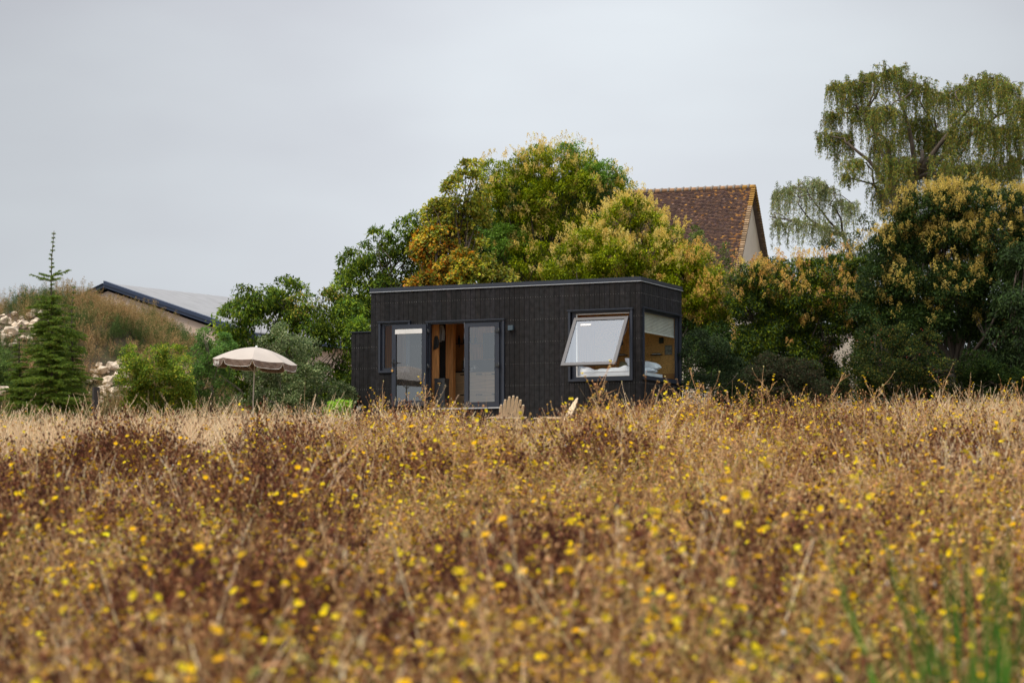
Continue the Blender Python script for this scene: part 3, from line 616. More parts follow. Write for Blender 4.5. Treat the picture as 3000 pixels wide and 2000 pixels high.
tree('apple_tree', 'small dark apple tree between the two willows', 'tree', 2520, 74,
     [(2530, 640, 26, 22), (2500, 690, 30, 22), (2560, 690, 26, 30), (2545, 730, 34, 26), (2480, 725, 26, 20), (2420, 700, 18, 10)],
     dict(tufts=12, nl=22, ll=.08, lw=.6, droop=.3, pal=[(.05, .065, .03), (.07, .09, .035), (.10, .09, .03)], tr=.18), seed=26, trunk_r=.07)
shr = dict(gain=1.75, tufts=22, nl=34, ll=.06, lw=.6, droop=.15, pal=[(.11, .17, .018), (.16, .21, .02), (.08, .13, .018), (.26, .25, .03), (.06, .10, .018)], tr=.17, tv=.18)
tree('hazel_shrub', 'round yellow green shrub between the cedar and the parasol', 'shrub', 455, 59.5,
     [(395, 1035, 34, 28), (448, 1018, 36, 26), (500, 1022, 34, 28), (532, 1060, 26, 34), (450, 1075, 50, 42), (385, 1098, 34, 40), (500, 1118, 50, 48), (430, 1148, 46, 38), (470, 1180, 60, 34), (400, 1160, 36, 34), (530, 1150, 30, 40)], shr, seed=31, trunk_r=.03, multi=4)
shr2 = dict(shr, pal=[(.08, .15, .03), (.11, .19, .04), (.06, .11, .03)])
tree('young_oak', 'bright green young oak with upright shoots left of the parasol', 'shrub', 610, 61,
     [(598, 1008, 26, 20), (570, 1040, 24, 26), (612, 1052, 38, 34), (655, 1020, 34, 16), (600, 1110, 40, 40), (640, 1090, 30, 40), (597, 968, 6, 20), (655, 985, 7, 20), (670, 1002, 16, 10), (565, 1090, 22, 36), (590, 1160, 40, 36), (640, 1150, 30, 36)], shr2, seed=32, trunk_r=.04)
tree('olive_willow_shrub', 'grey green loose shrub directly behind the parasol', 'shrub', 860, 62,
     [(835, 958, 28, 26), (800, 985, 34, 20), (860, 1010, 50, 34), (905, 1005, 28, 24), (820, 1075, 60, 44), (900, 1080, 60, 50), (955, 1120, 50, 50), (1000, 1150, 36, 40), (795, 1140, 50, 44), (880, 1150, 60, 42), (760, 1090, 34, 34), (740, 1150, 36, 36), (840, 1185, 60, 30), (930, 1185, 50, 30), (1000, 1190, 30, 30)],
     dict(shr, pal=[(.10, .13, .05), (.15, .18, .08), (.06, .09, .035), (.22, .24, .12), (.05, .08, .03)], tufts=13), seed=33, trunk_r=.03, multi=4)
tree('euphorbia_bush', 'small bright lime green bush against the cabin side box', 'bush', 990, 60.5,
     [(975, 1178, 22, 16), (1005, 1170, 20, 20), (990, 1195, 30, 18)], dict(shr, pal=[(.20, .32, .03), (.15, .25, .03)], tr=.12), seed=34, trunk_r=.02)
tree('elder_shrub', 'dark shrub at the left edge behind the cedar', 'shrub', 5, 61.5,
     [(-10, 1040, 30, 34), (18, 1075, 28, 30), (20, 1125, 30, 34), (-20, 1120, 40, 40)], dict(shr, pal=[(.05, .08, .02), (.08, .12, .03)]), seed=35, trunk_r=.03, multi=3)

# red hips on the rose
def hips():
    t = [o for o in COL.objects if o.name.startswith('rose_bush')][0]; g = Geo(); r = np.random.RandomState(5)
    for k in range(26):
        p = at(r.uniform(2480, 2760), r.uniform(960, 1110), 60.3 + r.uniform(-.3, .3)); head(g, p, .011, (.42, .07, .02))
    o = g.obj('rose_hips', M['fruit'], t, np.array(t.location)); tag(o, kind='stuff')
hips()

# ------------------------------------------------------------------ willows
def willow(label, base_px, Y, fountains, pals, seed, trunk_r, spine, nodes, per=34):
    """trunk rises through spine, big limbs go to nodes, small ones on to the arching fountains of hanging twigs"""
    r = np.random.RandomState(seed); bx = (base_px - 1500) / F * Y; org = np.array([bx, Y, float(G(bx, Y)) - .1])
    t = thing('willow_tree', label, 'tree', tuple(org)); k = Y / F
    SP = np.array([org] + [at(a, b, Y) for a, b in spine]); gt = Geo(); gt.tube(SP, np.linspace(trunk_r, trunk_r * .55, len(SP)), 10); gt.obj('trunk', M['bark'], t, org)
    gb = Geo(); gs = Geo(); gl = Geo(); ND = []
    for (a, b, si) in nodes:
        c = at(a, b, Y + r.uniform(-1.2, 1.2)); P = limb(gb, SP[si], c, trunk_r * .42, trunk_r * .16, .9, r); ND.append(c)
    ND = np.array(ND)
    for (px, py, rr, hang) in fountains:
        c = at(px, py, Y + r.uniform(-1.8, 1.8)); R_ = rr * k; low = ND + np.array([0, 0, 99]) * (ND[:, 2:3] > c[2] + .3)
        nd = ND[np.argmin(np.linalg.norm(low - c, axis=1))]
        P = limb(gb, nd, c, trunk_r * .14, .015, .9, r, 7, 5)
        nst = int(per * (rr / 38.0) ** 1.4) + 8
        for s_ in range(nst):
            a = r.uniform(0, 6.28); q = c + np.array([math.cos(a) * R_, math.sin(a) * R_ * 1.1, r.uniform(-.7, .75) * R_]) * r.uniform(.15, 1.15)
            hl = hang * k * r.uniform(.2, .8); n = 9; tt = np.linspace(0, 1, n)[:, None]
            out = unit(q - c + [0, 0, .01]); out[2] = 0
            S = q + out * R_ * r.uniform(.1, .55) * np.sqrt(tt) + np.array([0, 0, 1]) * (.3 * R_ * np.sin(np.minimum(tt * 3, 3.14)) - hl * tt ** 1.3) + np.cumsum(r.normal(size=(n, 3)) * .02, 0)
            gs.tube(S, np.linspace(.006, .002, n), 3, cap=False)
            if s_ % 6 == 0: gb.tube([c, (c + q) / 2 + [0, 0, .08], q], [.016, .011, .006], 4)
            m = int(hl * 75) + 14; u = r.uniform(.0, 1, m) * (n - 1); i0 = np.minimum(u.astype(int), n - 2); Q = S[i0] + (S[i0 + 1] - S[i0]) * (u - i0)[:, None] + r.normal(size=(m, 3)) * .025
            A = rdir(m, r) * .8 + [0, 0, -.7]; col = pal(pals, m, .18, r) * 1.35 * np.clip(1 + r.normal() * .22, .6, 1.6)
            gl.leaves(Q, A, rdir(m, r), r.uniform(.06, .12, m), r.uniform(.018, .028, m), col, fold=.15)
    gb.v += gs.v; gb.f += [f + gb.n for f in gs.f]; gb.c += gs.c; gb.m += gs.m; gb.k += gs.k; gb.obj('limbs', M['bark'], t, org); gl.obj('crown', M['leaf'], t, org)
WIL = [(.12, .17, .035), (.16, .20, .04), (.08, .12, .035), (.24, .23, .04), (.30, .21, .04)]
willow('large weeping willow towering over the hedge at the upper right', 2640, 84,
       [(2450, 250, 28, 130), (2495, 245, 32, 170), (2550, 228, 36, 140), (2612, 212, 40, 120), (2655, 240, 26, 120), (2438, 335, 26, 110), (2418, 395, 22, 90), (2470, 400, 30, 150), (2530, 330, 38, 140),
        (2500, 475, 28, 80), (2482, 515, 20, 50), (2600, 320, 46, 170), (2700, 255, 36, 150), (2750, 278, 36, 170), (2680, 360, 48, 180), (2590, 420, 40, 150), (2625, 480, 52, 160), (2760, 400, 56, 180),
        (2812, 258, 30, 150), (2860, 238, 36, 160), (2908, 232, 36, 150), (2955, 255, 36, 170), (2998, 300, 36, 200), (2850, 360, 55, 190), (2940, 380, 55, 200), (2700, 490, 60, 160), (2800, 500, 62, 150),
        (2900, 500, 62, 150), (2990, 480, 50, 170), (2590, 560, 40, 120), (3050, 330, 60, 220)], WIL, 41, .26, [(2650, 760), (2640, 640), (2680, 520)], [(2590, 400, 2), (2530, 330, 2), (2640, 300, 3), (2740, 380, 3), (2830, 330, 3), (2560, 540, 2), (2920, 340, 3), (2900, 500, 2), (2760, 520, 3), (2480, 420, 2), (2700, 440, 3)], per=58)
willow('smaller weeping willow between the tiled house and the large willow', 2440, 88,
       [(2278, 565, 18, 150), (2302, 552, 22, 150), (2340, 545, 28, 160), (2390, 535, 32, 170), (2430, 552, 26, 160), (2455, 592, 18, 120), (2280, 650, 20, 90), (2330, 650, 30, 100), (2390, 660, 34, 100), (2440, 670, 28, 90), (2500, 600, 26, 120)],
       [(.22, .27, .12), (.28, .31, .13), (.33, .29, .11), (.17, .22, .11)], 42, .12, [(2500, 760), (2470, 690)], [(2400, 655, 2), (2340, 600, 2), (2430, 600, 2), (2300, 640, 2), (2370, 570, 2)], per=34)

# ------------------------------------------------------------------ cedars
def cedar(label, px, Y, top_py, bot_py, half_w, seed, dens=1.0, leader=.28, pals=[(.13, .22, .02), (.18, .27, .025), (.08, .15, .025), (.24, .30, .03)]):
    r = np.random.RandomState(seed); top = at(px, top_py, Y); org = np.array([top[0], Y, float(G(top[0], Y)) - .05]); H = top[2] - org[2]; k = Y / F; W = half_w * k
    t = thing('cedar_tree', label, 'tree', tuple(org)); gt = Geo(); n = 10; s = np.linspace(0, 1, n)[:, None]
    TP = org + np.array([0, 0, H]) * s + np.array([.06, 0, 0]) * np.sin(s * 5) * .6 + np.array([.14, 0, 0]) * (s > .85) * (s - .85) * 3
    gt.tube(TP, np.linspace(.055, .006, n), 7)
    gb = gt; gn = Geo()
    zs = np.r_[np.linspace(.03, .70, int(64 * dens)), np.linspace(.71, .985, int(18 * dens))]
    for z in zs:
        up = z > (1 - leader); nb = 4 if up else 7
        q0 = org + [0, 0, H * z]
        i = z * (n - 1); i0 = min(int(i), n - 2); q0 = TP[i0] + (TP[i0 + 1] - TP[i0]) * (i - i0)
        if up:
            base = .08 + .30 * (1 - z); base = base * .55
            if .775 < z < .815: base = W * .5
        else: base = W * (1.28 - 1.22 * z) * r.uniform(.55, 1.2)
        for b in range(nb):
            az = r.uniform(0, 6.28); ln = base * r.uniform(.55, 1.1); e = r.uniform(-.02, .25) if not up else r.uniform(.15, .5)
            if .775 < z < .815: e = .22
            d = unit([math.cos(az), math.sin(az), e]); P = bez(q0, d, ln, [0, 0, -.16 if not up else .05], 7)
            gb.tube(P, np.linspace(.010, .003, 7), 4, cap=False)
            segs = [(P, 1.0)]
            for j in range(int(ln * 26) + (0 if up else 2)):
                u = r.uniform(.12, .98) * 6; i1 = min(int(u), 5); q = P[i1] + (P[i1 + 1] - P[i1]) * (u - i1); sd = unit(d + np.cross(d, [0, 0, 1]) * r.choice([-1, 1]) * r.uniform(.6, 1.3) + [0, 0, r.uniform(-.2, .1)])
                segs.append((bez(q, sd, ln * r.uniform(.16, .42) * (1.15 - u / 7), [0, 0, -.15], 4), .8)); 
            for S, ww in segs:
                Ls = np.linalg.norm(S[-1] - S[0]); m = int(Ls * 330) + 4; u = r.uniform(0, 1, m) * (len(S) - 1); i1 = np.minimum(u.astype(int), len(S) - 2)
                Q = S[i1] + (S[i1 + 1] - S[i1]) * (u - i1)[:, None]; A = rdir(m, r) + [0, 0, .35] + unit(S[-1] - S[0]) * .4
                gn.leaves(Q, A, rdir(m, r), r.uniform(.026, .05, m), .009, pal(pals, m, .2, r), fold=.1)
    gb.obj('trunk', M['bark'], t, org); gn.obj('needles', M['needle'], t, org)
cedar('tall young cedar with a bare pointed top at the left of the meadow', 155, 58.5, 676, 1220, 140, 51, dens=.9)
cedar('slimmer dark cedar half hidden at the right of the tall young cedar', 214, 59.6, 835, 1220, 80, 52, dens=.6, leader=.15)
cedar('low spreading cedar at the left of the tall young cedar', 60, 59.3, 950, 1220, 105, 53, dens=.5, leader=.12)

# ------------------------------------------------------------------ rocks
import bmesh
def rock(loc, size, seed, label, group):
    r = np.random.RandomState(seed); bm = bmesh.new()
    for p in rdir(16, r) * r.uniform(.75, 1.1, (16, 1)): bm.verts.new(Vector(p * size * np.array([1.15, .9, .72])))
    bmesh.ops.convex_hull(bm, input=bm.verts); 
    for v in [v for v in bm.verts if not v.link_faces]: bm.verts.remove(v)
    bmesh.ops.bevel(bm, geom=list(bm.edges), offset=size * .025, segments=1, affect='EDGES')
    me = bpy.data.meshes.new('rock'); bm.to_mesh(me); bm.free(); me.materials.append(M['rock'])
    o = bpy.data.objects.new('rock', me); COL.objects.link(o); o.location = loc; o.rotation_euler = (r.uniform(-.4, .4), r.uniform(-.4, .4), r.uniform(0, 6.28))
    return tag(o, label, 'rock', group)
GU, GL_ = 'rocks of the upper heap on the mound', 'rocks of the lower heap between cedar and shrub'
big = [(20, 945, .26, 'cream slab like rock at the left edge of the upper heap', GU), (38, 975, .28, 'largest pale block in the middle of the upper heap', GU), (70, 960, .24, 'pale angular rock at the right of the largest upper block', GU),
       (15, 1000, .26, 'pale rock lowest at the left edge in the upper heap', GU), (105, 955, .20, 'small pale rock beside the cedar at the right end of the upper heap', GU), (90, 930, .18, 'rust tinted rock on top of the upper heap', GU),
       (330, 1080, .24, 'tall pointed cream rock in the middle of the lower heap', GL_), (300, 1095, .22, 'pale rock left of the pointed rock in the lower heap', GL_), (355, 1068, .20, 'grey brown rock at the top right of the lower heap', GL_),
       (318, 1118, .27, 'broad cream rock at the centre of the lower heap', GL_), (350, 1105, .21, 'flat pale rock at the right of the lower heap', GL_), (368, 1058, .16, 'small whitish rock topmost in the lower heap', GL_),
       (12, 1150, .26, 'lone pale rock low at the left edge under the dark shrub', None)]
for i, (px, py, s_, lb, gp) in enumerate(big):
    p = hit(px, py, 55) if i != 12 else np.array(list(at(px, py, 60.0)))
    s_ *= .85; rock((p[0], p[1] - .05, p[2] + s_ * .1), s_, 300 + i, lb, gp)
for i in range(96):
    if i < 52: px, py = R.uniform(-30, 140), R.uniform(915, 1020); lb = 'small loose cream stone in the upper heap on the mound'; gp = GU
    else: px, py = R.uniform(258, 385), R.uniform(1065, 1180); lb = 'small loose cream stone in the lower heap beside the cedar'; gp = GL_
    p = hit(px, py, 55); s_ = R.uniform(.05, .15); rock((p[0], p[1] - .04, p[2] + s_ * .2), s_, 340 + i, lb, gp)

exec_parts = True
# ------------------------------------------------------------------ cabin
def cabin():
    ZT = fr(1877, 810)[1]; ZB = 2.30; xl = fr(1086, 1000)[0]; W = en(1997.5, 1000)[0]
    cab = thing('tiny_house', 'black timber clad tiny house with open glass doors in the meadow', 'cabin', (C0[0], C0[1], 0), PHI)
    ft = fr(1877, 822.5)[1]                 # underside of fascia
    def rect(x0, y0, x1, y1): a = fr(x0, y0); b = fr(x1, y1); return [a[0], b[0], b[1], a[1]]   # xmin xmax zmin zmax
    xw0, zw1 = fr(1116, 948); xw1 = fr(1197, 948)[0]; zw0 = fr(1114, 1086)[1]
    win1 = [xw0, xw1, zw0, zw1]
    xd0 = fr(1256, 945)[0]; xd1 = fr(1473, 945)[0]; zd1 = fr(1360, 943)[1]; zd0 = fr(1320, 1195)[1]
    door = [xd0, xd1, zd0, zd1]
    xb0 = fr(1672, 1000)[0]; xb1 = fr(1848, 1000)[0]; zb1 = fr(1760, 911)[1]; zb0 = fr(1760, 1109)[1]
    big_ = [xb0, xb1, zb0, zb1]
    ye0 = en(1884.5, 1000)[0]; ye1 = en(1990, 1000)[0]; ze1 = en(1937, 917)[1]; ze0 = en(1937, 1112)[1]
    endw = [ye0, ye1, ze0, ze1]
    def cells(x0, x1, z0, z1, holes):
        xs = sorted({x0, x1, *[h[0] for h in holes], *[h[1] for h in holes]}); xs = [x for x in xs if x0 <= x <= x1]; out = []
        for a, b in zip(xs[:-1], xs[1:]):
            m = (a + b) / 2; hs = sorted([(h[2], h[3]) for h in holes if h[0] < m < h[1]]); z = z0
            for lo, hi in hs:
                if lo > z: out.append((a, b, z, lo))
                z = max(z, hi)
            if z < z1: out.append((a, b, z, z1))
        return out
    r = np.random.RandomState(3)
    # --- boards, front and end, with nail heads
    g = Geo(); BW = .1345
    def boards(x0, x1, z0, z1, holes, emit, rows):
        n = int(round((x1 - x0) / BW)); w = (x1 - x0) / n
        for i in range(n):
            a, b = x0 + i * w + .004, x0 + (i + 1) * w - .004; c = np.array([.0135, .0125, .0138]) * r.uniform(.65, 1.4) * np.array([1 + r.normal() * .03, 1, 1 + r.normal() * .04]); dp = r.uniform(0, .004)
            for (p, q, zz0, zz1) in cells(a, b, z0, z1, [h for h in holes if h[1] > a and h[0] < b]): emit(p, q, zz0, zz1, dp, c)
            for zr in rows:
                if any(h[0] - .05 < (a + b) / 2 < h[1] + .05 and h[2] - .05 < zr < h[3] + .04 for h in holes): continue
                for xx in (a + .03, b - .03): emit(xx - .004, xx + .004, zr - .004, zr + .004, -.003, np.array([.34, .33, .31]), True)
    rows = [fr(1500, y)[1] for y in (873, 938, 1003, 1066, 1129)]
    def emF(p, q, a, b, d, c, nail=False): g.box((p, -.003 - (0 if not nail else .004) + (d if not nail else 0), a), (q, .0185 if not nail else .002, b), c)
    boards(xl, 0, ZB, ft, [win1, door, big_], emF, rows)
    def emE(p, q, a, b, d, c, nail=False): g.box((-.0185 if not nail else -.002, p, a), (.003 + (.004 if nail else 0) - (0 if nail else d), q, b), c)
    boards(.0, W, ZB, ft, [endw], emE, rows)
    boards(.02, W, ZB, ft, [], lambda p, q, a, b, d, c, nail=False: None if nail else g.box((xl - .003 + d, p, a), (xl + .0185, q, b), c), rows)
    boards(xl, 0, ZB, ft, [], lambda p, q, a, b, d, c, nail=False: None if nail else g.box((p, W - .0185, a), (q, W + .003 - d, b), c), [])
    g.obj('cladding', M['board'], cab)
    # --- shell behind boards
    g = Geo(); kwin = [fr(1420, 960, W)[0] - .0, fr(1480, 960, W)[0] + .1, fr(1437, 1052, W)[1], fr(1437, 975, W)[1]]
    for (a, b, c, d) in cells(xl + .02, -.02, ZB, ft, [win1, door, big_]): g.box((a, .02, c), (b, .10, d))
    for (a, b, c, d) in cells(xl + .02, -.02, ZB, ft, [kwin]): g.box((a, W - .10, c), (b, W - .02, d))
    for (a, b, c, d) in cells(.10, W - .10, ZB, ft, [endw]): g.box((-.10, a, c), (-.02, b, d))
    g.box((xl + .02, .10, ZB), (xl + .10, W - .10, ft)); g.obj('wall', M['black'], cab)
    # --- inside lining
    zf = zd0 - .02; g = Geo(); zc = ft - .12
    for (a, b, c, d) in cells(xl + .10, -.12, zf, zc, [win1, door, big_]): g.box((a, .102, c), (b, .12, d))
    xo = -2.35
    for (a, b, c, d) in cells(xl + .10, xo, zf, zc, [kwin]): g.box((a, W - .12, c), (b, W - .102, d))
    for (a, b, c, d) in cells(.12, W - .12, zf, zc, [endw]): g.box((-.12, a, c), (-.102, b, d))
    g.box((xl + .102, .12, zf), (xl + .12, W - .12, zc)); g.obj('wood_lining', M['pine'], cab)
    g = Geo(); g.box((xo, W - .12, zf + .92), (-.12, W - .102, zc)); g.obj('strand_board_lining', M['osb'], cab)
    g = Geo(); g.box((xo, W - .125, zf), (-.12, W - .10, zf + .92)); g.obj('plywood_lining', mat('plywood', (.44, .20, .06), .6, var=.25, scale=3, stretch=(.7, 4, 4)), cab)
    g = Geo(); g.box((xl + .1, .1, zf - .10), (-.1, W - .1, zf)); g.obj('floor', M['oak'], cab)
    g = Geo(); g.box((xl + .1, .1, zc), (-.1, W - .1, zc + .05)); g.obj('ceiling', M['pine'], cab)
    # --- roof: fascia, drip edge, deck
    e = .022; g = Geo(); zt = ZT
    g.box((xl - e, -e, ft), (e, 0.02, zt)); g.box((-.02, .02, ft), (e, W + e, zt)); g.box((xl - e, .02, ft), (xl + .02, W + e, zt)); g.box((xl + .02, W - .02, ft), (-.02, W + e, zt))
    g.box((xl + .02, .02, ft), (-.02, W - .02, zt - .03)); roof = g.obj('roof', M['trim'], cab)
    g = Geo(); g.box((xl - e - .01, -e - .012, ft - .010), (e + .012, -e + .001, ft + .004)); g.box((e - .001, -e + .001, ft - .010), (e + .012, W + e, ft + .004)); g.obj('drip_edge', M['trimedge'], roof)
    # --- side box at the left end
    ax0 = fr(1024, 1000)[0]; za = fr(1050, 973)[1]; g = Geo()
    n = 5; w = (xl - .006 - ax0) / n
    for i in range(n): g.box((ax0 + i * w + .004, .10 - r.uniform(0, .004), ZB - .05), (ax0 + (i + 1) * w - .004, .12, za), np.array([.0135, .0125, .0138]) * r.uniform(.7, 1.4))
    for zr in rows[2:]:
        for i in range(n):
            for xx in (ax0 + i * w + .03, ax0 + (i + 1) * w - .03): g.box((xx - .0055, .094, zr - .004), (xx + .004, .1, zr + .004), (.34, .33, .31))
    g.box((ax0 + .004, .12, ZB - .05), (xl - .03, 1.5, za - .002), (.015, .013, .014)); bx = g.obj('side_box', M['board'], cab)
    g = Geo(); g.box((ax0 - .03, .07, za), (xl - .006, 1.53, za + .022)); g.obj('lid', M['trim'], bx)
    # --- window and door surrounds
    def surround(h, lintel, name='frame', wid=.055, out=.04, dep=.10, sill=True):
        x0, x1, z0, z1 = h; g = Geo()
        g.box((x0 - wid, -out, z0 - (wid if sill else 0)), (x0, dep, z1)); g.box((x1, -out, z0 - (wid if sill else 0)), (x1 + wid, dep, z1))
        if sill: g.box((x0, -out, z0 - wid), (x1, dep, z0))
        g.box((x0 - wid, -out + .002, z1), (x1 + wid, dep, z1 + .025)); g.box((x0 - wid - .02, -out - .025, z1 + .025), (x1 + wid + .02, .0, z1 + .05))
        return g
    w1 = surround(win1, 0).obj('window', M['trim'], cab)
    x0, x1, z0, z1 = win1; g = Geo(); t = .085
    g.box((x0, .03, z0), (x0 + t, .09, z1)); g.box((x1 - t, .03, z0), (x1, .09, z1)); g.box((x0 + t, .03, z0), (x1 - t, .09, z0 + t * .8)); g.box((x0 + t, .03, z1 - t * .6), (x1 - t, .09, z1)); g.obj('frame', M['trim'], w1)
    g = Geo(); g.add([[x0 + t, .06, z0 + .06], [x1 - t, .06, z0 + .06], [x1 - t, .06, z1 - .05], [x0 + t, .06, z1 - .05]], [[0, 1, 2, 3]]); g.obj('pane', M['endglass'], w1)
    w2 = surround(big_, 0).obj('window', M['trim'], cab); w2['label'] = 'large square window with its sash tilted outward'
    x0, x1, z0, z1 = big_; g = Geo(); t = .03
    g.box((x0 + .012, .05, z0), (x0 + .12, .10, z1)); g.box((x1 - .06, .05, z0), (x1, .10, z1)); g.box((x0 + .12, .05, z0), (x1 - .06, .10, z0 + .06)); g.box((x0 + .12, .05, z1 - .05), (x1 - .06, .10, z1)); g.obj('frame', M['trim'], w2)
    g = Geo(); g.box((x0 + .12, .06, z0 + .06), (x0 + .145, .10, z1 - .05)); g.box((x0 + .145, .06, z0 + .06), (x1 - .06, .10, z0 + .078)); g.box((x0 + .145, .06, z1 - .072), (x1 - .06, .10, z1 - .05)); g.obj('pale_rebate', M['chalk'], w2)
    # sash, top hung, swung out
    sx0 = fr(1682, 931)[0]; sx1 = fr(1841, 925)[0]; zt_ = fr(1760, 928)[1]; hl = z1 - z0 - .08
    zbot = fr(1718, 1068, -.86)[1]; ang = math.asin(min(.99, .86 / math.hypot(.86, zt_ - zbot))); hl = math.hypot(.86, zt_ - zbot)
    rot = Matrix.Rotation(-ang, 3, 'X'); g = Geo(); fw = .085; wd = sx1 - sx0
    RR = np.array(rot)
    org = (sx0, -.0, zt_)
    g.box((0, 0, -fw), (wd, .05, 0), rot=RR, org=org); g.box((0, 0, -hl), (wd, .05, -hl + fw), rot=RR, org=org)
    g.box((0, 0, -hl + fw), (fw, .05, -fw), rot=RR, org=org); g.box((wd - fw, 0, -hl + fw), (wd, .05, -fw), rot=RR, org=org)
    sash = g.obj('sash', M['sash'], w2); sash['label'] = 'grey sash tilted outward, reflecting the pale sky'
    V = (np.array([[fw, .02, -hl + fw], [wd - fw, .02, -hl + fw], [wd - fw, .02, -fw], [fw, .02, -fw]]) @ RR.T) + org
    # (deeper paths need a third level only)
    Geo().add(V, [[0, 1, 2, 3]]).obj('sash_pane', M['sashglass'], w2)
    g = Geo(); g.box((.02, .052, -hl + .02), (wd - .02, .062, -hl + .045), rot=RR, org=org); g.obj('weather_seal', M['olive'], w2)
    g = Geo(); g.box((.22, .012, -fw - .17), (.5, .018, -fw - .11), rot=RR, org=org); g.obj('sticker', M['chalk'], w2)
    g = Geo()
    g.tube([(sx1 - .03, .05, zt_ - .25), np.array(org) + RR @ np.array([wd - .04, .05, -hl * .5])], .008, 6); g.obj('stay', M['steel'], w2); g = Geo()
    g.tube([(sx0 + .06, .05, zt_ - .25), np.array(org) + RR @ np.array([.04, .05, -hl * .5])], .008, 6); g.obj('stay', M['steel'], w2)
    # end window
    y0, y1, z0, z1 = endw; g = Geo(); wd2 = .05; out = .04
    g.box((-.10, y0 - wd2, z0 - wd2), (out, y0, z1)); g.box((-.10, y1, z0 - wd2), (out, y1 + wd2, z1)); g.box((-.10, y0, z0 - wd2), (out, y1, z0))
    g.box((-.10, y0 - wd2, z1), (out - .002, y1 + wd2, z1 + .025)); g.box((0, y0 - wd2 - .02, z1 + .025), (out + .025, y1 + wd2 + .02, z1 + .05)); w3 = g.obj('window', M['trim'], cab); w3['label'] = 'end window with a half drawn pleated blind'
    g = Geo(); g.box((-.09, y0, z0), (-.03, y0 + .06, z1)); g.box((-.09, y1 - .10, z0), (-.03, y1, z1)); g.box((-.09, y0 + .06, z0), (-.03, y1 - .10, z0 + .06)); g.box((-.09, y0 + .06, z1 - .05), (-.03, y1 - .10, z1)); g.obj('frame', M['trim'], w3)
    Geo().add([[-.06, y0 + .06, z0 + .06], [-.06, y1 - .10, z0 + .06], [-.06, y1 - .10, z1 - .05], [-.06, y0 + .06, z1 - .05]], [[0, 1, 2, 3]]).obj('pane', M['endglass'], w3)
    zbld = en(1886, 970)[1]; g = Geo(); n = 13; zz = np.linspace(z1 - .05, zbld + .03, 2 * n + 1); xx = -.105 - .02 * (np.arange(2 * n + 1) % 2)
    V = np.array([[xx[i], yy, zz[i]] for i in range(2 * n + 1) for yy in (y0 + .03, y1 - .08)]); g.add(V, [[2 * i, 2 * i + 1, 2 * i + 3, 2 * i + 2] for i in range(2 * n)])
    g.box((-.128, y0 + .03, zbld), (-.10, y1 - .08, zbld + .03)); g.obj('blind', M['blind'], w3)
    # door frame
    x0, x1, z0, z1 = door; g = surround(door, 0, wid=.05, sill=False); df = g.obj('door_frame', M['trim'], cab)
    g = Geo(); g.box((x0, -.045, z0 - .03), (x1, .12, z0)); g.obj('threshold', M['trimedge'], df)
    g = Geo(); g.box((x0, .02, z0), (x0 + .03, .10, z1 - .03)); g.box((x1 - .125, .026, z0), (x1, .10, z1 - .03)); g.box((x0, .02, z1 - .03), (x1, .10, z1)); g.obj('rebate', M['trim'], df)
    def leaf(xa, xb, za_, zb_, y, nm, lab, blind=None, hinges=None, handle=False):
        g = Geo(); s_ = .115; T = .06; bt = .115
        g.box((xa, y, za_), (xa + s_, y + T, zb_)); g.box((xb - s_, y, za_), (xb, y + T, zb_)); g.box((xa + s_, y, za_), (xb - s_, y + T, za_ + bt)); g.box((xa + s_, y, zb_ - s_ * .85), (xb - s_, y + T, zb_))
        d = g.obj(nm, M['trim'], cab); d['label'] = lab
        g = Geo(); b = .012
        for q in ((xa + s_, xa + s_ + b), (xb - s_ - b, xb - s_)): g.box((q[0], y + .012, za_ + bt), (q[1], y + T - .006, zb_ - s_ * .85))
        g.box((xa + s_ + b, y + .012, za_ + bt), (xb - s_ - b, y + T - .006, za_ + bt + b)); g.obj('glazing_bead', M['black'], d)
        Geo().add([[xa + s_, y + .03, za_ + bt], [xb - s_, y + .03, za_ + bt], [xb - s_, y + .03, zb_ - s_ * .85], [xa + s_, y + .03, zb_ - s_ * .85]], [[0, 1, 2, 3]]).obj('pane', M['glass'], d)
        if blind:
            g = Geo(); g.box((xa + s_ - .01, y + blind, zb_ - s_ * .85 - .135), (xb - s_ + .01, y + blind + .02, zb_ - s_ * .85 - .02)); g.obj('blind_cassette', M['chalk'], d)
        return d, zb_
    dl, _ = leaf(fr(1154.6, 1000)[0], fr(1254.5, 1000)[0] - .0, zd0 + .07, fr(1200, 952)[1], -.13, 'door', 'left glass door leaf folded fully open against the wall', blind=-.022)
    xa = fr(1154.6, 1000)[0]; zh = fr(1170, 1064)[1]
    g = Geo(); g.box((xa + .045, -.142, zh - .11), (xa + .075, -.13, zh + .09)); g.tube([(xa + .06, -.142, zh), (xa + .06, -.185, zh), (xa + .20, -.185, zh)], .011, 6); g.tube([(xa, -.185, zh), (xa + .06, -.185, zh)], .011, 6); g.obj('handle', M['black'], dl)
    g = Geo(); kz = zh - .16; th = np.linspace(0, 6.283, 15)
    g.tube(np.stack([xa + .025 + .018 * np.cos(th), np.full(15, -.15), kz + .02 + .025 * np.sin(th)], 1), .004, 4); g.obj('key_ring', M['steel'], dl)
    g = Geo(); g.tube([(xa + .025, -.155, kz - .035), (xa + .025, -.145, kz - .035)], .03, 12); g.obj('key_tag', M['brass'], dl)
    drr, _ = leaf(fr(1362, 1000)[0], fr(1463.5, 1000)[0], zd0 + .01, fr(1412, 943)[1] - .02, -.035, 'door', 'right glass door leaf, closed')
    xr = fr(1463.5, 1000)[0]
    for py in (968, 1069):
        zz = fr(1460, py)[1]; g = Geo(); g.box((xr - .10, -.06, zz - .04), (xr + .02, -.036, zz + .04)); g.tube([(xr + .008, -.065, zz - .08), (xr + .008, -.065, zz + .06)], .014, 8); g.obj('hinge', M['darkgrey'], drr)
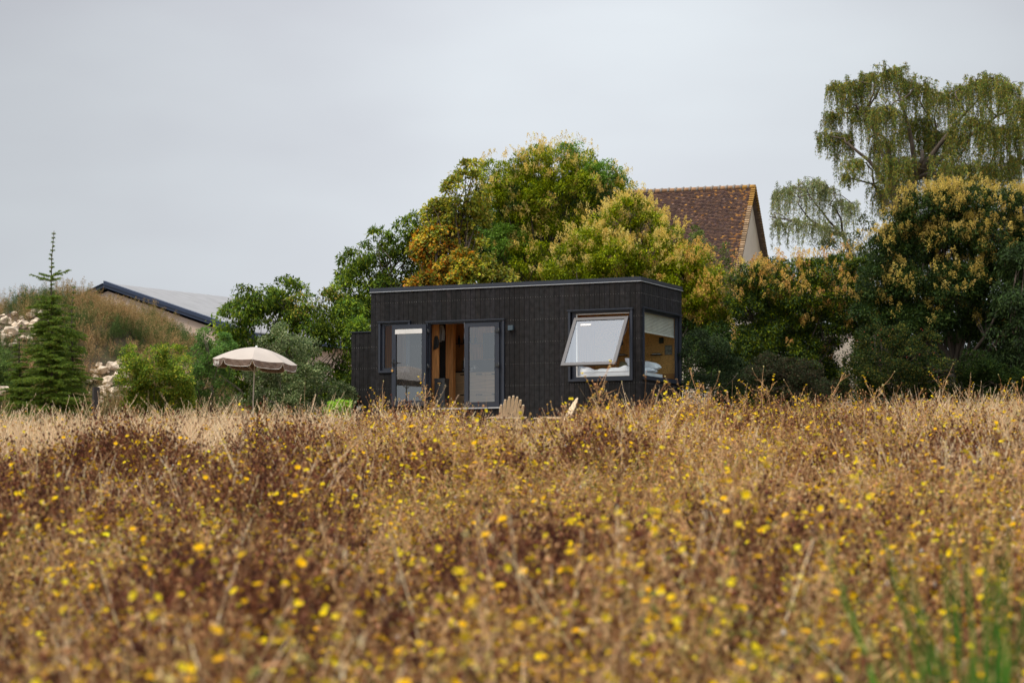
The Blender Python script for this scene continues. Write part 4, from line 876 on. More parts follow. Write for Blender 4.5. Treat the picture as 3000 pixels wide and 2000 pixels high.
    for py in (970, 1073):
        xh = fr(1256, 1000)[0]; zz = fr(1258, py)[1]; g = Geo(); g.tube([(xh + .01, -.075, zz - .06), (xh + .01, -.075, zz + .06)], .016, 8); g.box((xh - .03, -.075, zz - .04), (xh + .05, -.05, zz + .04)); g.obj('hinge', M['darkgrey'], dl)
    xe = fr(1362, 1000)[0]
    for a, b in ((945, 962), (977, 993), (1047, 1076)): g = Geo(); g.box((xe - .006, -.03, fr(1362, b)[1]), (xe - .001, .0, fr(1362, a)[1])); g.obj('latch_plate', M['trimedge'], drr)
    # wall lamp
    a = fr(1492, 967); b = fr(1506, 953); g = Geo(); g.box((a[0], -.09, a[1]), (b[0], -.004, b[1])); g.box((a[0] + .01, -.092, a[1] - .006), (b[0] - .01, -.012, a[1])); g.obj('wall_lamp', M['teal'], cab)
    # chassis, wheels, vent, socket
    g = Geo(); g.box((xl + .1, .1, ZB - .16), (-.1, .2, ZB - .002)); g.box((xl + .1, W - .2, ZB - .16), (-.1, W - .1, ZB - .002))
    for xx in np.linspace(xl + .3, -.3, 6): g.box((xx - .03, .2, ZB - .14), (xx + .03, W - .2, ZB - .01))
    g.obj('chassis', M['darkgrey'], cab)
    for xx in (xl * .42, xl * .56):
        for yy in (.3, W - .5):
            gz = 2.33; g = Geo(); g.tube([(xx, yy, 2.30 - .02), (xx, yy + .2, 2.28)], .30, 18); wo = g.obj('wheel', M['black'], cab)
    a = fr(1500, 1172); g = Geo()
    for i in range(5): g.box((a[0], -.012, a[1] - .02 * i), (a[0] + .13, -.0035, a[1] - .02 * i + .008))
    g.obj('vent_grille', M['darkgrey'], cab)
    a = fr(1042, 1196); g = Geo(); g.box((a[0], .06, a[1] - .03), (a[0] + .1, .092, a[1] + .06)); g.obj('socket_box', M['chalk'], cab)
    # --- contents, each a thing inside
    def loc(x, y, z): p = C0 + HX * x + HY * y; return (p[0], p[1], z)
    # partition and post inside (parts)
    xp, _ = fr(1300, 1000, 1.5); g = Geo(); px0 = fr(1306, 1000, 1.30)[0]; px1 = fr(1330, 1000, 1.30)[0]
    g.box((px0, 1.30, zf), (px1 - .03, 1.46, zc)); g.obj('partition', M['pine'], cab)
    q0 = fr(1269.5, 1000, .45)[0]; q1 = fr(1284.5, 1000, .45)[0]; g = Geo(); g.box((q0 - .04, .45, zf), (q1, .50, zc)); g.obj('timber_post', M['pine'], cab)
    g = Geo(); g.box((q0 - 1.3, 1.6, zf), (px0, 1.64, zc)); g.obj('dark_panel', M['black'], cab)
    # kitchen unit on the back wall
    yk = W - .12 - .60; kx0 = fr(1331, 1000, yk)[0]; kx1 = fr(1468, 1000, yk)[0]; zk = fr(1345, 1091, yk)[1]
    kt = thing('kitchen_unit', 'oak kitchen drawers with black worktop inside the cabin doorway', 'kitchen unit', loc(kx0, yk, zf), PHI)
    g = Geo(); g.box((0, .02, .002), (kx1 - kx0, .57, zk - zf)); g.obj('carcass', M['oak'], kt)
    nd = 3; wdt = (kx1 - kx0) / nd; hh = (zk - zf) / 2
    for i in range(nd):
        for j in range(2):
            g = Geo(); g.box((i * wdt + .004, 0, j * hh + .008), ((i + 1) * wdt - .004, .019, (j + 1) * hh - .004)); dr = g.obj('drawer', M['oak'], kt)
            g = Geo(); g.box((i * wdt + wdt * .42, -.025, (j + 1) * hh - .075), (i * wdt + wdt * .42 + .17, -.004, (j + 1) * hh - .05)); g.obj('handle', M['black'], dr)
    g = Geo(); g.box((-.02, -.02, zk - zf), (kx1 - kx0 + .02, .585, zk - zf + .035)); g.obj('worktop', M['black'], kt)
    g = Geo(); g.box((-.02, .57, zk - zf + .035), (kx1 - kx0 + .02, .596, zk - zf + .36)); g.obj('splashback', M['black'], kt)
    g = Geo(); a = .30; g.tube([(1.5, .45, zk - zf + .035), (1.5, .45, zk - zf + a), (1.5, .40, zk - zf + a + .04), (1.5, .32, zk - zf + a)], .012, 8); g.obj('tap', M['steel'], kt)
    for i, (px, cc, nm, lb) in enumerate([(1383, M['chalk'], 'mug', 'white mug standing on the black worktop'), (1391, M['steel'], 'kettle', 'steel kettle standing on the black worktop'), (1357, M['steel'], 'jar', 'small glass jar standing on the black worktop')]):
        xx = fr(px, 1080, yk + .2)[0]; g = Geo(); h_ = (.10, .17, .08)[i]; zs = np.array([0, .01, .5, .9, 1.0]) * h_; rs = np.array([.03, .04, .042, .036, .03]) * (1, 1.4, .8)[i]
        P = np.stack([np.zeros(5), np.zeros(5), zs], 1); g.tube(P, rs, 12); g.tube([(rs[2], 0, h_ * .3), (rs[2] + .03, 0, h_ * .5), (rs[2], 0, h_ * .8)], .005, 5); o = g.obj(nm, cc); o.location = loc(xx, yk + .2, zk + .036); tag(o, lb, nm)
    # shelf with bottles
    zs_ = fr(1345, 1008, W - .25)[1]; sx_ = fr(1334, 1000, W - .25)[0]; g = Geo(); g.box((0, 0, 0), (.75, .13, .02)); g.box((.05, .11, -.08), (.07, .13, 0)); g.box((.68, .11, -.08), (.70, .13, 0)); o = g.obj('wall_shelf', M['timber']); o.location = loc(sx_, W - .255, zs_); o.rotation_euler = (0, 0, PHI); tag(o, 'dark wooden shelf on the pine wall inside the open doorway', 'shelf')
    for i in range(4):
        g = Geo(); P = np.array([[0, 0, z] for z in (0, .01, .13, .16, .20, .22)]); g.tube(P, [.03, .034, .034, .016, .014, .015], 10); o = g.obj('bottle', M['darkgrey']); o.location = loc(sx_ + .08 + i * .16, W - .19, zs_ + .021); tag(o, 'dark bottle standing on the shelf inside the open doorway', 'bottle', 'bottles on the kitchen shelf')
    # black crate-like bin in the doorway
    bx0 = fr(1272, 1000, .25)[0]; bx1 = fr(1303, 1000, .25)[0]; zb = fr(1285, 1108, .25)[1]
    bt = thing('waste_bin', 'black upright bin standing in the open doorway', 'bin', loc(bx0, .25, zf), PHI)
    g = Geo(); w_ = bx1 - bx0; h_ = zb - zf; g.box((.006, .006, .0), (w_ - .006, .27, h_ - .05)); g.obj('body', M['darkgrey'], bt)
    g = Geo(); g.box((0, 0, h_ - .05), (w_, .276, h_)); g.obj('lid', M['darkgrey'], bt)
    g = Geo(); g.box((w_ * .25, -.004, h_ - .14), (w_ * .75, .005, h_ - .09)); g.obj('handle_slot', M['black'], bt)
    g = Geo(); g.box((w_ * .35, -.007, h_ - .135), (w_ * .62, -.004, h_ - .115)); g.obj('badge', M['brass'], bt)
    # clothing on hooks
    def cloth(px0_, px1_, py0_, py1_, y, m, lb):
        a = fr(px0_, py0_, y); b = fr(px1_, py1_, y); g = Geo(); nx, nz = 12, 12; V = []
        for j in range(nz):
            t = j / (nz - 1)
            for i in range(nx):
                s_ = i / (nx - 1); wdd = .45 + .55 * math.sin(min(1, t * 1.4) * 1.57); xx = (a[0] + b[0]) / 2 + (s_ - .5) * (b[0] - a[0]) * wdd
                V.append((xx, y + .03 * math.sin(s_ * 14 + t * 3) * (.3 + t), a[1] + (b[1] - a[1]) * t - .02 * math.sin(s_ * 6) * t))
        V = np.array(V); back = V + [0, .035, 0]; n0 = len(V)
        fs = [[j * nx + i, j * nx + i + 1, (j + 1) * nx + i + 1, (j + 1) * nx + i] for j in range(nz - 1) for i in range(nx - 1)]
        g.add(np.vstack([V, back]), fs + [[q + n0 for q in f][::-1] for f in fs] + [[j * nx, (j + 1) * nx, (j + 1) * nx + n0, j * nx + n0] for j in range(nz - 1)] + [[j * nx + nx - 1, j * nx + nx - 1 + n0, (j + 1) * nx + nx - 1 + n0, (j + 1) * nx + nx - 1] for j in range(nz - 1)])
        o = g.obj('garment', m, smooth=True); o.location = (C0[0], C0[1], 0); o.rotation_euler = (0, 0, PHI); tag(o, lb, 'clothing')
    cloth(1283, 1302, 953, 999, .8, mat('grey_towel', (.32, .33, .34), .95), 'pale grey shirt hanging high inside the open doorway')
    cloth(1269, 1285, 984, 1021, .42, M['black'], 'black jacket hanging on the timber post in the open doorway')
    # --- bed
    zm = fr(1760, 1087, .35)[1]; bxx0 = xb0 - .15; bxx1 = -.14
    bd = thing('bed', 'wide bed with white bedding behind the big square window', 'bed', loc(bxx0, .14, zf), PHI)
    bw, bdp, bh = bxx1 - bxx0, 1.75, zm - zf
    g = Geo(); g.box((0, 0, 0), (bw, bdp, bh - .22)); g.obj('bed_base', M['oak'], bd)
    g = Geo(); g.box((.01, .01, bh - .218), (bw - .01, bdp - .01, bh - .03)); g.obj('mattress', M['white'], bd)
    nx, ny = 60, 50; X, Y_ = np.meshgrid(np.linspace(.0, bw - .25, nx), np.linspace(.0, bdp - .05, ny)); rr = np.random.RandomState(8)
    Z = bh + .03 + .035 * np.sin(X * 5 + Y_ * 3) + .03 * np.sin(Y_ * 9 - X * 4 + 1) + .015 * np.sin(X * 21 + 4 * np.sin(Y_ * 6)) + .05 * np.exp(-((Y_ - .25) / .16) ** 2) * (1 + .5 * np.sin(X * 8))
    Z = np.maximum(Z, bh - .02); edge = (Y_ < .03) | (X > bw - .28); Z = np.where(edge, bh - .03, Z)
    i = (np.arange(ny - 1)[:, None] * nx + np.arange(nx - 1)[None]).ravel(); g = Geo(); g.add(np.stack([X, Y_, Z], -1).reshape(-1, 3), np.stack([i, i + 1, i + 1 + nx, i + nx], 1)); dv = g.obj('duvet', M['white'], bd, smooth=True)
    def pillow(nm, lb, x, y, z, sx, sy, sz, rx, ry, rz, m):
        n = 20; th = np.linspace(-1, 1, n); A, B = np.meshgrid(th, th); H = (1 - np.abs(A) ** 3.2) ** .5 * (1 - np.abs(B) ** 3.2) ** .5; H = np.nan_to_num(H); pin = 1 - .08 * (np.abs(A * B) < .5)
        top = np.stack([A * sx * pin, B * sy * pin, H * sz * (1 + .06 * np.sin(A * 7 + B * 5))], -1).reshape(-1, 3); bot = top * [1, 1, -.75]
        i = (np.arange(n - 1)[:, None] * n + np.arange(n - 1)[None]).ravel(); fs = np.stack([i, i + 1, i + 1 + n, i + n], 1)
        g = Geo(); g.add(top, fs); g.add(bot, fs[:, ::-1]); o = g.obj(nm, m, smooth=True); o.location = loc(x, y, z); o.rotation_euler = (rx, ry, rz + PHI); tag(o, lb, nm)
    py_, pz_ = en(1930, 1085, -.6)
    pillow('pillow', 'plump white pillow lying flat at the back of the bed by the end window', -.50, 1.62, zm + .17, .36, .24, .13, .1, .12, .1, M['white'])
    pillow('pillow', 'white pillow standing on edge at the near corner of the end window', -.50, .95, zm + .15, .30, .2, .11, .9, .1, 1.2, M['white'])
    pillow('pillow', 'white pillow lowest on the mattress under the plump one', -.46, 1.35, zm + .05, .34, .26, .08, 0, .05, .2, M['white'])
    pillow('cushion', 'olive cushion on the bed behind the right jamb of the big window', fr(1835, 1070, 1.2)[0], 1.2, zm + .14, .20, .16, .09, .7, .2, .3, M['olive'])
    # back wall bits above the bed
    def wallbox(nm, lb, cat, px0_, py0_, px1_, py1_, d, m, end=True):
        yy = W - .125; a = fr(px0_, py1_, yy); b = fr(px1_, py0_, yy); g = Geo(); g.box((0, -d, 0), (b[0] - a[0], -.004, b[1] - a[1])); 
        if nm == 'picture': g.box((-.015, -d + .006, -.015), (b[0] - a[0] + .015, -.002, b[1] - a[1] + .015), mi=1)
        if nm == 'wall_sconce': g.box((.02, -d - .04, .03), (b[0] - a[0] - .02, -d, b[1] - a[1] - .03))
        o = g.obj(nm, [m, M['timber']]); o.location = loc(a[0], yy, a[1]); o.rotation_euler = (0, 0, PHI); tag(o, lb, cat); return a, b, o
    wallbox('wall_sconce', 'black lamp on the strand board wall seen through the end window', 'lamp', 1933, 989, 1945, 1006, .06, M['black'])
    wallbox('wall_sconce', 'black lamp on the wall behind the big tilted window', 'lamp', 1818, 999, 1825, 1011, .06, M['black'])
    wallbox('picture', 'small grey picture pinned beside the end window blind', 'picture', 1949, 1012, 1968, 1038, .012, M['print'])
    for (p0, p1, py, wh) in ((1909, 1941, 1038, 'end window'), (1808, 1840, 1040, 'big tilted window')):
        a, b, o = wallbox('book_ledge', 'narrow black ledge on the wall seen through the ' + wh, 'shelf', p0, py, p1, py + 3, .11, M['black'])
        for q in range(2):
            g = Geo(); g.box((0, 0, 0), (.20 - .04 * q, .09, .016)); ob = g.obj('book', [M['chalk'], M['darkgrey']][q]); ob.location = loc(a[0] + .05 + .02 * q, W - .23, b[1] + .001 + .017 * q); ob.rotation_euler = (0, 0, PHI)
            tag(ob, ['white book lying lowest on the ledge behind the ', 'dark book lying on the white book behind the '][q] + wh, 'book')
    return zf
cabin()

# ------------------------------------------------------------------ parasol
def parasol():
    Y = 58.7; top = at(751, 1017, Y); k = Y / F; Rr = 124.5 * k; tilt = rad(4.6)
    foot = at(736, 1330, Y); gx = at(733, 1330, Y)[0]; gz = float(G(gx, Y))
    t = thing('parasol', 'beige taupe parasol with white piping standing in the dry grass', 'parasol', (gx, Y, gz))
    RX = np.array(Matrix.Rotation(tilt, 3, 'Y')); HC = .33; apex = top
    Hh = 38 * k + .04
    def rim(a, f=1.0, drop=None): return apex + RX @ np.array([math.sin(a) * Rr * f, -math.cos(a) * Rr * f, -(Hh * (f ** 1.75)) if drop is None else -drop])
    a0 = rad(2.3); gc = Geo(); gv = Geo(); gp = Geo(); nr = 9
    for s in range(8):
        aa = a0 + s * math.pi / 4; ab = aa + math.pi / 4; V = []; nc = 7
        for i in range(nr):
            f = i / (nr - 1)
            for j in range(nc):
                u = j / (nc - 1); p = rim(aa, f) * (1 - u) + rim(ab, f) * u; sag = .028 * math.sin(u * math.pi) * f; p = p + RX @ np.array([0, 0, -sag]); V.append(p)
        fs = [[i * nc + j, i * nc + j + 1, (i + 1) * nc + j + 1, (i + 1) * nc + j] for i in range(nr - 1) for j in range(nc - 1)]
        V = np.array(V); gc.add(V, [f[::-1] for f in fs]); gc.add(V - RX @ np.array([0, 0, .004]), fs)
        # valance: drops from the rim, rounded lower corners, slightly curved in
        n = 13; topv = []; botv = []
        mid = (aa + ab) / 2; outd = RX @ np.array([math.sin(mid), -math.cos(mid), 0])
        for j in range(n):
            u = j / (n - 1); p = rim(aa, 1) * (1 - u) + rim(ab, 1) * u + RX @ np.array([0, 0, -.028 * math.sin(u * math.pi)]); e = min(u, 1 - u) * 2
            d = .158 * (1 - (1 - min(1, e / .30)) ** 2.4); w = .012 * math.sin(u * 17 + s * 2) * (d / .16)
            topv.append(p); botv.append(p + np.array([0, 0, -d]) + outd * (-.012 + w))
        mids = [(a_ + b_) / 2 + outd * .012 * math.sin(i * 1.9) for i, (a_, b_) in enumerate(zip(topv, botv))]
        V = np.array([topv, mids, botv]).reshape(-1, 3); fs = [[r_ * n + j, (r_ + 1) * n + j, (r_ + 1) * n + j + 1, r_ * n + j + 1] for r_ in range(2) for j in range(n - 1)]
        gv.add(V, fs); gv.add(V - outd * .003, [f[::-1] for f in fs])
        gp.tube(np.array(botv) + outd * .002, .0055, 4)
        if s == 6: txt = (topv, botv, outd, aa, ab)
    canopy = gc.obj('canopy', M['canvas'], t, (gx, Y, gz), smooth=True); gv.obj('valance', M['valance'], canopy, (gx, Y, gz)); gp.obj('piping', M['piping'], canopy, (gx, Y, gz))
    # lettering on one valance panel
    cu = bpy.data.curves.new('lettering', 'FONT'); cu.body = 'Parcel.'; cu.size = .165; cu.offset = .0042; cu.shear = .12; cu.space_character = .95; cu.extrude = .0012; cu.align_x = 'CENTER'
    to = bpy.data.objects.new('lettering', cu); COL.objects.link(to); bpy.context.view_layer.update()
    me = bpy.data.meshes.new_from_object(to.evaluated_get(bpy.context.evaluated_depsgraph_get())); bpy.data.objects.remove(to)
    tv, bv, outd, aa, ab = txt; xd = unit(np.array(tv[-1]) - np.array(tv[0])); zd = np.array([0, 0, 1.]); zd = unit(zd - xd * (zd @ xd)); nd_ = unit(np.cross(xd, zd))
    if nd_ @ outd < 0: xd = -xd; nd_ = unit(np.cross(xd, zd))
    c = np.array(tv[6]) * .32 + np.array(bv[6]) * .68 - zd * .012 + nd_ * .019
    for v in me.vertices:
        p = c + xd * (v.co.x * .95) + zd * v.co.y * .85 + nd_ * v.co.z; v.co = Vector(p - np.array([gx, Y, gz]))
    me.materials.clear(); me.materials.append(M['piping']); me.name = 'lettering'; lo = bpy.data.objects.new('lettering', me); COL.objects.link(lo); lo.parent = canopy
    g = Geo()
    for s in range(8):
        aa = a0 + s * math.pi / 4; P = np.array([rim(aa, f) - RX @ np.array([0, 0, .014]) for f in np.linspace(.03, 1, 8)]); g2 = Geo(); g2.tube(P, .006, 5); rb = g2.obj('rib', M['pole'], t, (gx, Y, gz))
        hub = apex + RX @ np.array([0, 0, -.62]); g2 = Geo(); g2.tube([hub, P[4]], .005, 5); g2.obj('strut', M['pole'], rb, (gx, Y, gz))
    ptop = apex + RX @ np.array([0, 0, .02]); pm = apex + RX @ np.array([0, 0, -.62]); pb = np.array([gx, Y, gz - .15])
    g = Geo(); jn = ptop + (pb - ptop) * .58; g.tube([ptop, pm, jn], .016, 12); pl = g.obj('pole', M['pole'], t, (gx, Y, gz)); g = Geo(); g.tube([jn + (pb - jn) * -.04, pb], .021, 12); g.obj('lower_pole', M['pole'], t, (gx, Y, gz))
    g = Geo(); g.tube([jn - [0, 0, .04], jn - [0, 0, .04] + [.06, -.01, 0]], .014, 8); g.tube([jn + [.055, -.01, -.065], jn + [.055, -.01, -.01]], .013, 8); g.obj('clamp_knob', M['chalk'], t, (gx, Y, gz))
    g = Geo(); g.tube([apex + RX @ np.array([0, 0, z]) for z in (-.005, .01, .03, .04)], [.035, .03, .022, .012], 10); g.obj('finial', M['chalk'], t, (gx, Y, gz))
parasol()

# ------------------------------------------------------------------ garden chairs
def chair(label):
    t = thing('garden_chair', label, 'chair', group='slatted wooden garden chairs in front of the cabin')
    ba = rad(28)
    n = 7; w = .078
    for i in range(n):
        u = (i - (n - 1) / 2); L_ = .82 - .026 * u * u; a = u * .035
        g = Geo(); pr = []
        segs = 7
        for s in range(segs + 1):
            v = s / segs; hw = w / 2 - .001
            if s == segs: pr.append((-hw * .55, v * L_ ))
            else: pr.append((-hw, v * (L_ - .03)))
        left = pr; right = [(-x, z) for x, z in reversed(pr)]; poly = left + right; m = len(poly); V = []
        for yy in (-.009, .009):
            for (x, z) in poly:
                xx = x + u * w * (1 + .25 * z); V.append((xx, yy, z))
        V = np.array(V); V = V @ np.array(Matrix.Rotation(-ba, 3, 'X')).T + [0, .28, .30]
        q = []
        for s in range(segs):
            a_, b_ = s, s + 1; c_, d_ = m - 1 - s - 1, m - 1 - s
            q += [[a_, d_, c_, b_], [m + a_, m + b_, m + c_, m + d_]]
        for s in range(m): q.append([s, (s + 1) % m, m + (s + 1) % m, m + s])
        g.add(V, q); g.obj('back_slat', M['chair'], t)
    for i in range(6):
        y = -.25 + i * .09; z = .36 - (y + .25) * .14; g = Geo(); g.box((-.27, y, z), (.27, y + .08, z + .02)); g.obj('seat_slat', M['chair'], t)
    for sx in (-1, 1):
        g = Geo(); g.box((sx * .29 - .015, -.25, 0), (sx * .29 + .015, -.14, .53)); g.obj('front_leg', M['chair'], t)
        g = Geo(); V = np.array([(-.30, .26), (-.30, .36), (.75, .10), (.75, 0), (.62, 0)]); x = sx * .262
        VV = np.array([(x - .012, a, b) for a, b in V] + [(x + .012, a, b) for a, b in V]); 
        g.add(VV, [[4, 3, 2, 1], [5 + 1, 5 + 2, 5 + 3, 5 + 4]]); g.add(VV, [[0, 4, 1], [5, 6, 9]]); g.add(VV, [[i, (i + 1) % 5, 5 + (i + 1) % 5, 5 + i] for i in range(5)]); g.obj('side_rail', M['chair'], t)
        g = Geo(); g.box((sx * .33 - .06, -.32, .53), (sx * .33 + .06, .42, .552)); g.obj('armrest', M['chair'], t)
    g = Geo(); g.box((-.36, .40, .50), (.36, .44, .53)); g.obj('back_rail', M['chair'], t)
    return t
c1 = chair('pale wooden garden chair with fanned back before the right glass door')
c2 = copy_tree(c1); c2['label'] = 'pale wooden garden chair seen side on below the tilted window'
def put(c, px, py, Y, rz):
    p = at(px, py, Y); c.location = (p[0], Y, p[2]); c.rotation_euler = (0, 0, rz)
put(c1, 1483, 1290, 57.0, rad(195)); put(c2, 1612, 1290, 57.2, rad(-78))

# ------------------------------------------------------------------ post, bench
p = hit(275, 1225, 50); p = at(274, 1228, 56.5); zt = at(274, 1133, 56.5)[2]
zg = float(G(p[0], 56.5)); g = Geo(); g.box((-.07, -.07, -.2), (.07, .07, zt - zg - .01)); g.box((-.06, -.06, zt - zg - .01), (.06, .06, zt - zg)); o = g.obj('wooden_post', M['post']); o.location = (p[0], 56.5, zg); o.rotation_euler = (0, .03, .4)
tag(o, 'short weathered wooden post in the grass right of the cedar', 'post')
a = at(612, 1219, 57.5); b = at(742, 1220, 57.5); zg = float(G((a[0] + b[0]) / 2, 57.5))
t = thing('garden_bench', 'low wooden bench with pale top half hidden in grass left of the parasol pole', 'bench', (a[0], 57.5, zg))
g = Geo(); w = b[0] - a[0]; h = a[2] - zg; g.box((0, 0, h - .025), (w, .14, h)); g.box((0, .15, h - .025), (w, .29, h)); g.box((0, .30, h - .025), (w, .44, h)); g.obj('bench_top', M['chair'], t)
for x in (.08, w - .14):
    for y in (.03, .35): g = Geo(); g.box((x, y, -.05), (x + .06, y + .06, h - .025)); g.obj('leg', M['timber'], t)
g = Geo(); g.box((.14, .06, h - .13), (w - .14, .38, h - .10)); g.obj('shelf_board', mat('red_brown_board', (.16, .06, .04), .8), t)

# ------------------------------------------------------------------ tiled house
def tiled_house():
    Y = 86.0; A = at(2211, 549, Y); phi = rad(-19); hx = np.array([math.cos(phi), math.sin(phi), 0]); hy = np.array([-math.sin(phi), math.cos(phi), 0])
    org = np.array([A[0], A[1], float(G(A[0], A[1])) - .1]); h = thing('tiled_house', 'old house with a steep brown tiled roof and cream gable wall behind the trees', 'house', tuple(org), phi)
    H = A[2] - org[2]; Lr = 9.0; pt = rad(52); sl = 6.6; cx, sx = math.cos(pt), math.sin(pt); hw = sl * cx; r = np.random.RandomState(4)
    # local: x along ridge (negative = away to the left), y depth, ridge at y=0, z=H
    walls = Geo(); g0 = -.17; zE = H - sl * sx + .35; wy = hw - .25
    V = [(g0, -wy, 0), (g0, wy, 0), (g0, wy, H - wy * sx / cx - .12), (g0, 0, H - .12), (g0, -wy, H - wy * sx / cx - .12)]
    V2 = [(-Lr + .4, y, z) for (_, y, z) in V]
    g = Geo(); g.add(V + V2, [[0, 4, 9, 5], [1, 6, 7, 2]]); g.add(V + V2, [[0, 1, 2], [5, 7, 6]]); g.add(V + V2, [[0, 2, 3], [0, 3, 4], [5, 8, 7], [5, 9, 8]]); g.obj('wall', M['render'], h)
    # tiles, row by row
    g = Geo(); rowh = .072; nrow = int(sl / rowh); tw = .088; ntile = int(Lr / tw)
    CT = np.array([(.125, .072, .052), (.105, .058, .045), (.16, .085, .055), (.085, .05, .045), (.20, .105, .06), (.13, .08, .065)]); ORG = np.array([(.34, .15, .045), (.24, .12, .05), (.42, .21, .06)])
    for side in (-1, 1):
        for i in range(nrow):
            d0 = i * rowh; 
            for j in range(ntile):
                x1 = -j * tw + (tw / 2 if i % 2 else 0); x0 = x1 - tw + .004; x1 = min(x1, .02)
                dd = d0 + r.normal() * .004; up = r.uniform(0, .007)
                c = CT[r.choice(6, p=[.34, .26, .12, .18, .02, .08])] * r.uniform(.65, 1.05); 
                po = .05 * math.exp(-d0 / .9) + .004 + (.40 * math.exp(-((-x1) / .35)) if d0 < 4 else .12 * math.exp(-((-x1) / .25)))
                if r.uniform() < po: c = ORG[r.randint(3)] * r.uniform(.7, 1.1)
                if r.uniform() < .02: c = c * 2.0
                a0_, a1_ = dd, dd + rowh * 1.15; t0 = .018 + up; t1 = .042 + up
                def pt_(x, a, off): return (x, side * (a * cx + off * sx), H - a * sx + off * cx)
                V = [pt_(x0, a0_, t0), pt_(x1, a0_, t0), pt_(x1, a1_, t1), pt_(x0, a1_, t1), pt_(x0, a1_, t1 - .03), pt_(x1, a1_, t1 - .03), pt_(x1, a0_, t0 - .03), pt_(x0, a0_, t0 - .03)]
                fs = [[0, 1, 2, 3], [3, 2, 5, 4], [1, 6, 5, 2], [0, 3, 4, 7]]
                if side > 0: fs = [f[::-1] for f in fs]
                g.add(V, fs, c)
    roof = g.obj('roof', M['tile'], h)
    g = Geo()
    for side in (-1, 1):
        V = []
        for x in (-Lr, .0):
            for (a, off) in ((0, .015), (sl, .015), (sl, -.06), (0, -.06)): V.append((x, side * (a * cx + off * sx), H - a * sx + off * cx))
        fs = [[0, 1, 5, 4], [1, 2, 6, 5], [2, 3, 7, 6], [3, 0, 4, 7], [4, 5, 6, 7], [0, 3, 2, 1]]; g.add(V, fs)
    g.obj('roof_boarding', M['timber'], roof)
    g = Geo(); gm = Geo(); n = int(Lr / .27)
    for j in range(n):
        x1 = .03 - j * .27; x0 = x1 - .26; c = np.array((.34, .19, .10)) * r.uniform(.75, 1.2); 
        if j < 2: c = np.array((.42, .22, .05))
        g.tube([(x0, 0, H + .0), (x0 + .05, 0, H + .012), (x1, 0, H + .012)], [.085, .09, .09], 10, c)
        gm.tube([(x0 - .035, 0, H + .01), (x0 + .04, 0, H + .03), (x0 + .055, 0, H + .01)], [.09, .115, .09], 8)
    g.obj('ridge_tiles', M['tile'], roof); gm.obj('ridge_mortar', mat('grey_mortar', (.27, .23, .20), .9, var=.2), roof)
    g = Geo()
    for side in (-1, 1):                                             # stepped verge tiles
        for i in range(int(sl / .11)):
            a = i * .11 + .05; y, z = side * (a * cx), H - a * sx; c = np.array((.42, .29, .18)) * r.uniform(.6, 1.15) if a > 1.0 else np.array((.46, .26, .07)) * r.uniform(.7, 1.1)
            rot = np.array(Matrix.Rotation(side * -pt * .55, 3, 'X')); g.box((-.11, -.065, .0), (.05, .065, .038), c, rot=rot, org=(0, y, z + .03))
            g.box((-.05, -.045, -.08), (.035, .05, -.004), c * .55, rot=rot, org=(0, y, z + .02))
    g.obj('verge_tiles', M['tile'], roof)
    g = Geo()
    for a in (2.9,): g.box((g0 - .3, wy * 0 + a * cx - .0, H - a * sx - .30), (.0, a * cx + .13, H - a * sx - .12)); g.box((-.40, a * cx - .02, H - a * sx - .95), (-.36, a * cx + .06, H - a * sx - .3))
    g.obj('purlin', M['timber'], h)
tiled_house()

# ------------------------------------------------------------------ barn with panels
def barn():
    Y = 92.0; A = at(302, 832, Y); ang = rad(-34); hx = np.array([math.cos(ang), math.sin(ang)]); org = np.array([A[0], A[1], float(G(A[0], A[1])) - .1])
    h = thing('barn', 'pale rendered barn with a light panelled roof behind the earth mound', 'building', tuple(org), ang); H = A[2] - org[2]
    # local: x = along gable (toward right/near), y = along ridge (away)
    pt = math.atan(1.75 / 5.7) ; hw = 7.2; Lr = 16.0; dz = hw * math.tan(pt)
    g = Geo(); V = [(-hw, 0, 0), (hw, 0, 0), (hw, 0, H - dz - .25), (0, 0, H - .25), (-hw, 0, H - dz - .25)]; V = [(x - .0, .25, z) for x, _, z in V]; V2 = [(x, Lr, z) for x, _, z in V]
    g.add(V + V2, [[1, 6, 7, 2], [0, 4, 9, 5]]); g.add(V + V2, [[0, 1, 2], [0, 2, 3], [0, 3, 4], [5, 7, 6], [5, 8, 7], [5, 9, 8]]); g.obj('wall', M['render2'], h)
    def slab(side, x0, x1, y0, y1, t0, t1):
        g = Geo(); V = []
        for y in (y0, y1):
            for (x, t) in ((x0, t0), (x1, t0), (x1, t1), (x0, t1)): V.append((side * x, y, H - x * math.tan(pt) + t))
        g.add(V, [[0, 1, 5, 4], [1, 2, 6, 5], [2, 3, 7, 6], [3, 0, 4, 7], [0, 3, 2, 1], [4, 5, 6, 7]]); return g
    for s in (1, -1):
        g = slab(s, 0, hw + .4, 0, Lr + .3, -.12, 0); g.obj('roof', M['navy'], h)
    g = Geo(); r = np.random.RandomState(6)
    for i in range(7):
        for j in range(15):
            x0 = .12 + i * 1.003; y0 = .12 + j * 1.035; V = []
            for y in (y0, y0 + 1.03):
                for (x, t) in ((x0, .03), (x0 + 1.0, .03), (x0 + 1.0, .075), (x0, .075)): V.append((x, y, H - x * math.tan(pt) + t))
            g.add(V, [[0, 1, 5, 4], [1, 2, 6, 5], [2, 3, 7, 6], [3, 0, 4, 7], [0, 3, 2, 1], [4, 5, 6, 7]])
    g.obj('solar_panels', M['solar'], h)
    g = slab(1, 0.06, hw + .42, -.05, .10, .0, .14); g.obj('verge_flashing', M['navy'], h)
    g = slab(-1, 0.0, hw + .42, -.05, .10, .0, .03); g.obj('verge_flashing', M['navy'], h)
barn()

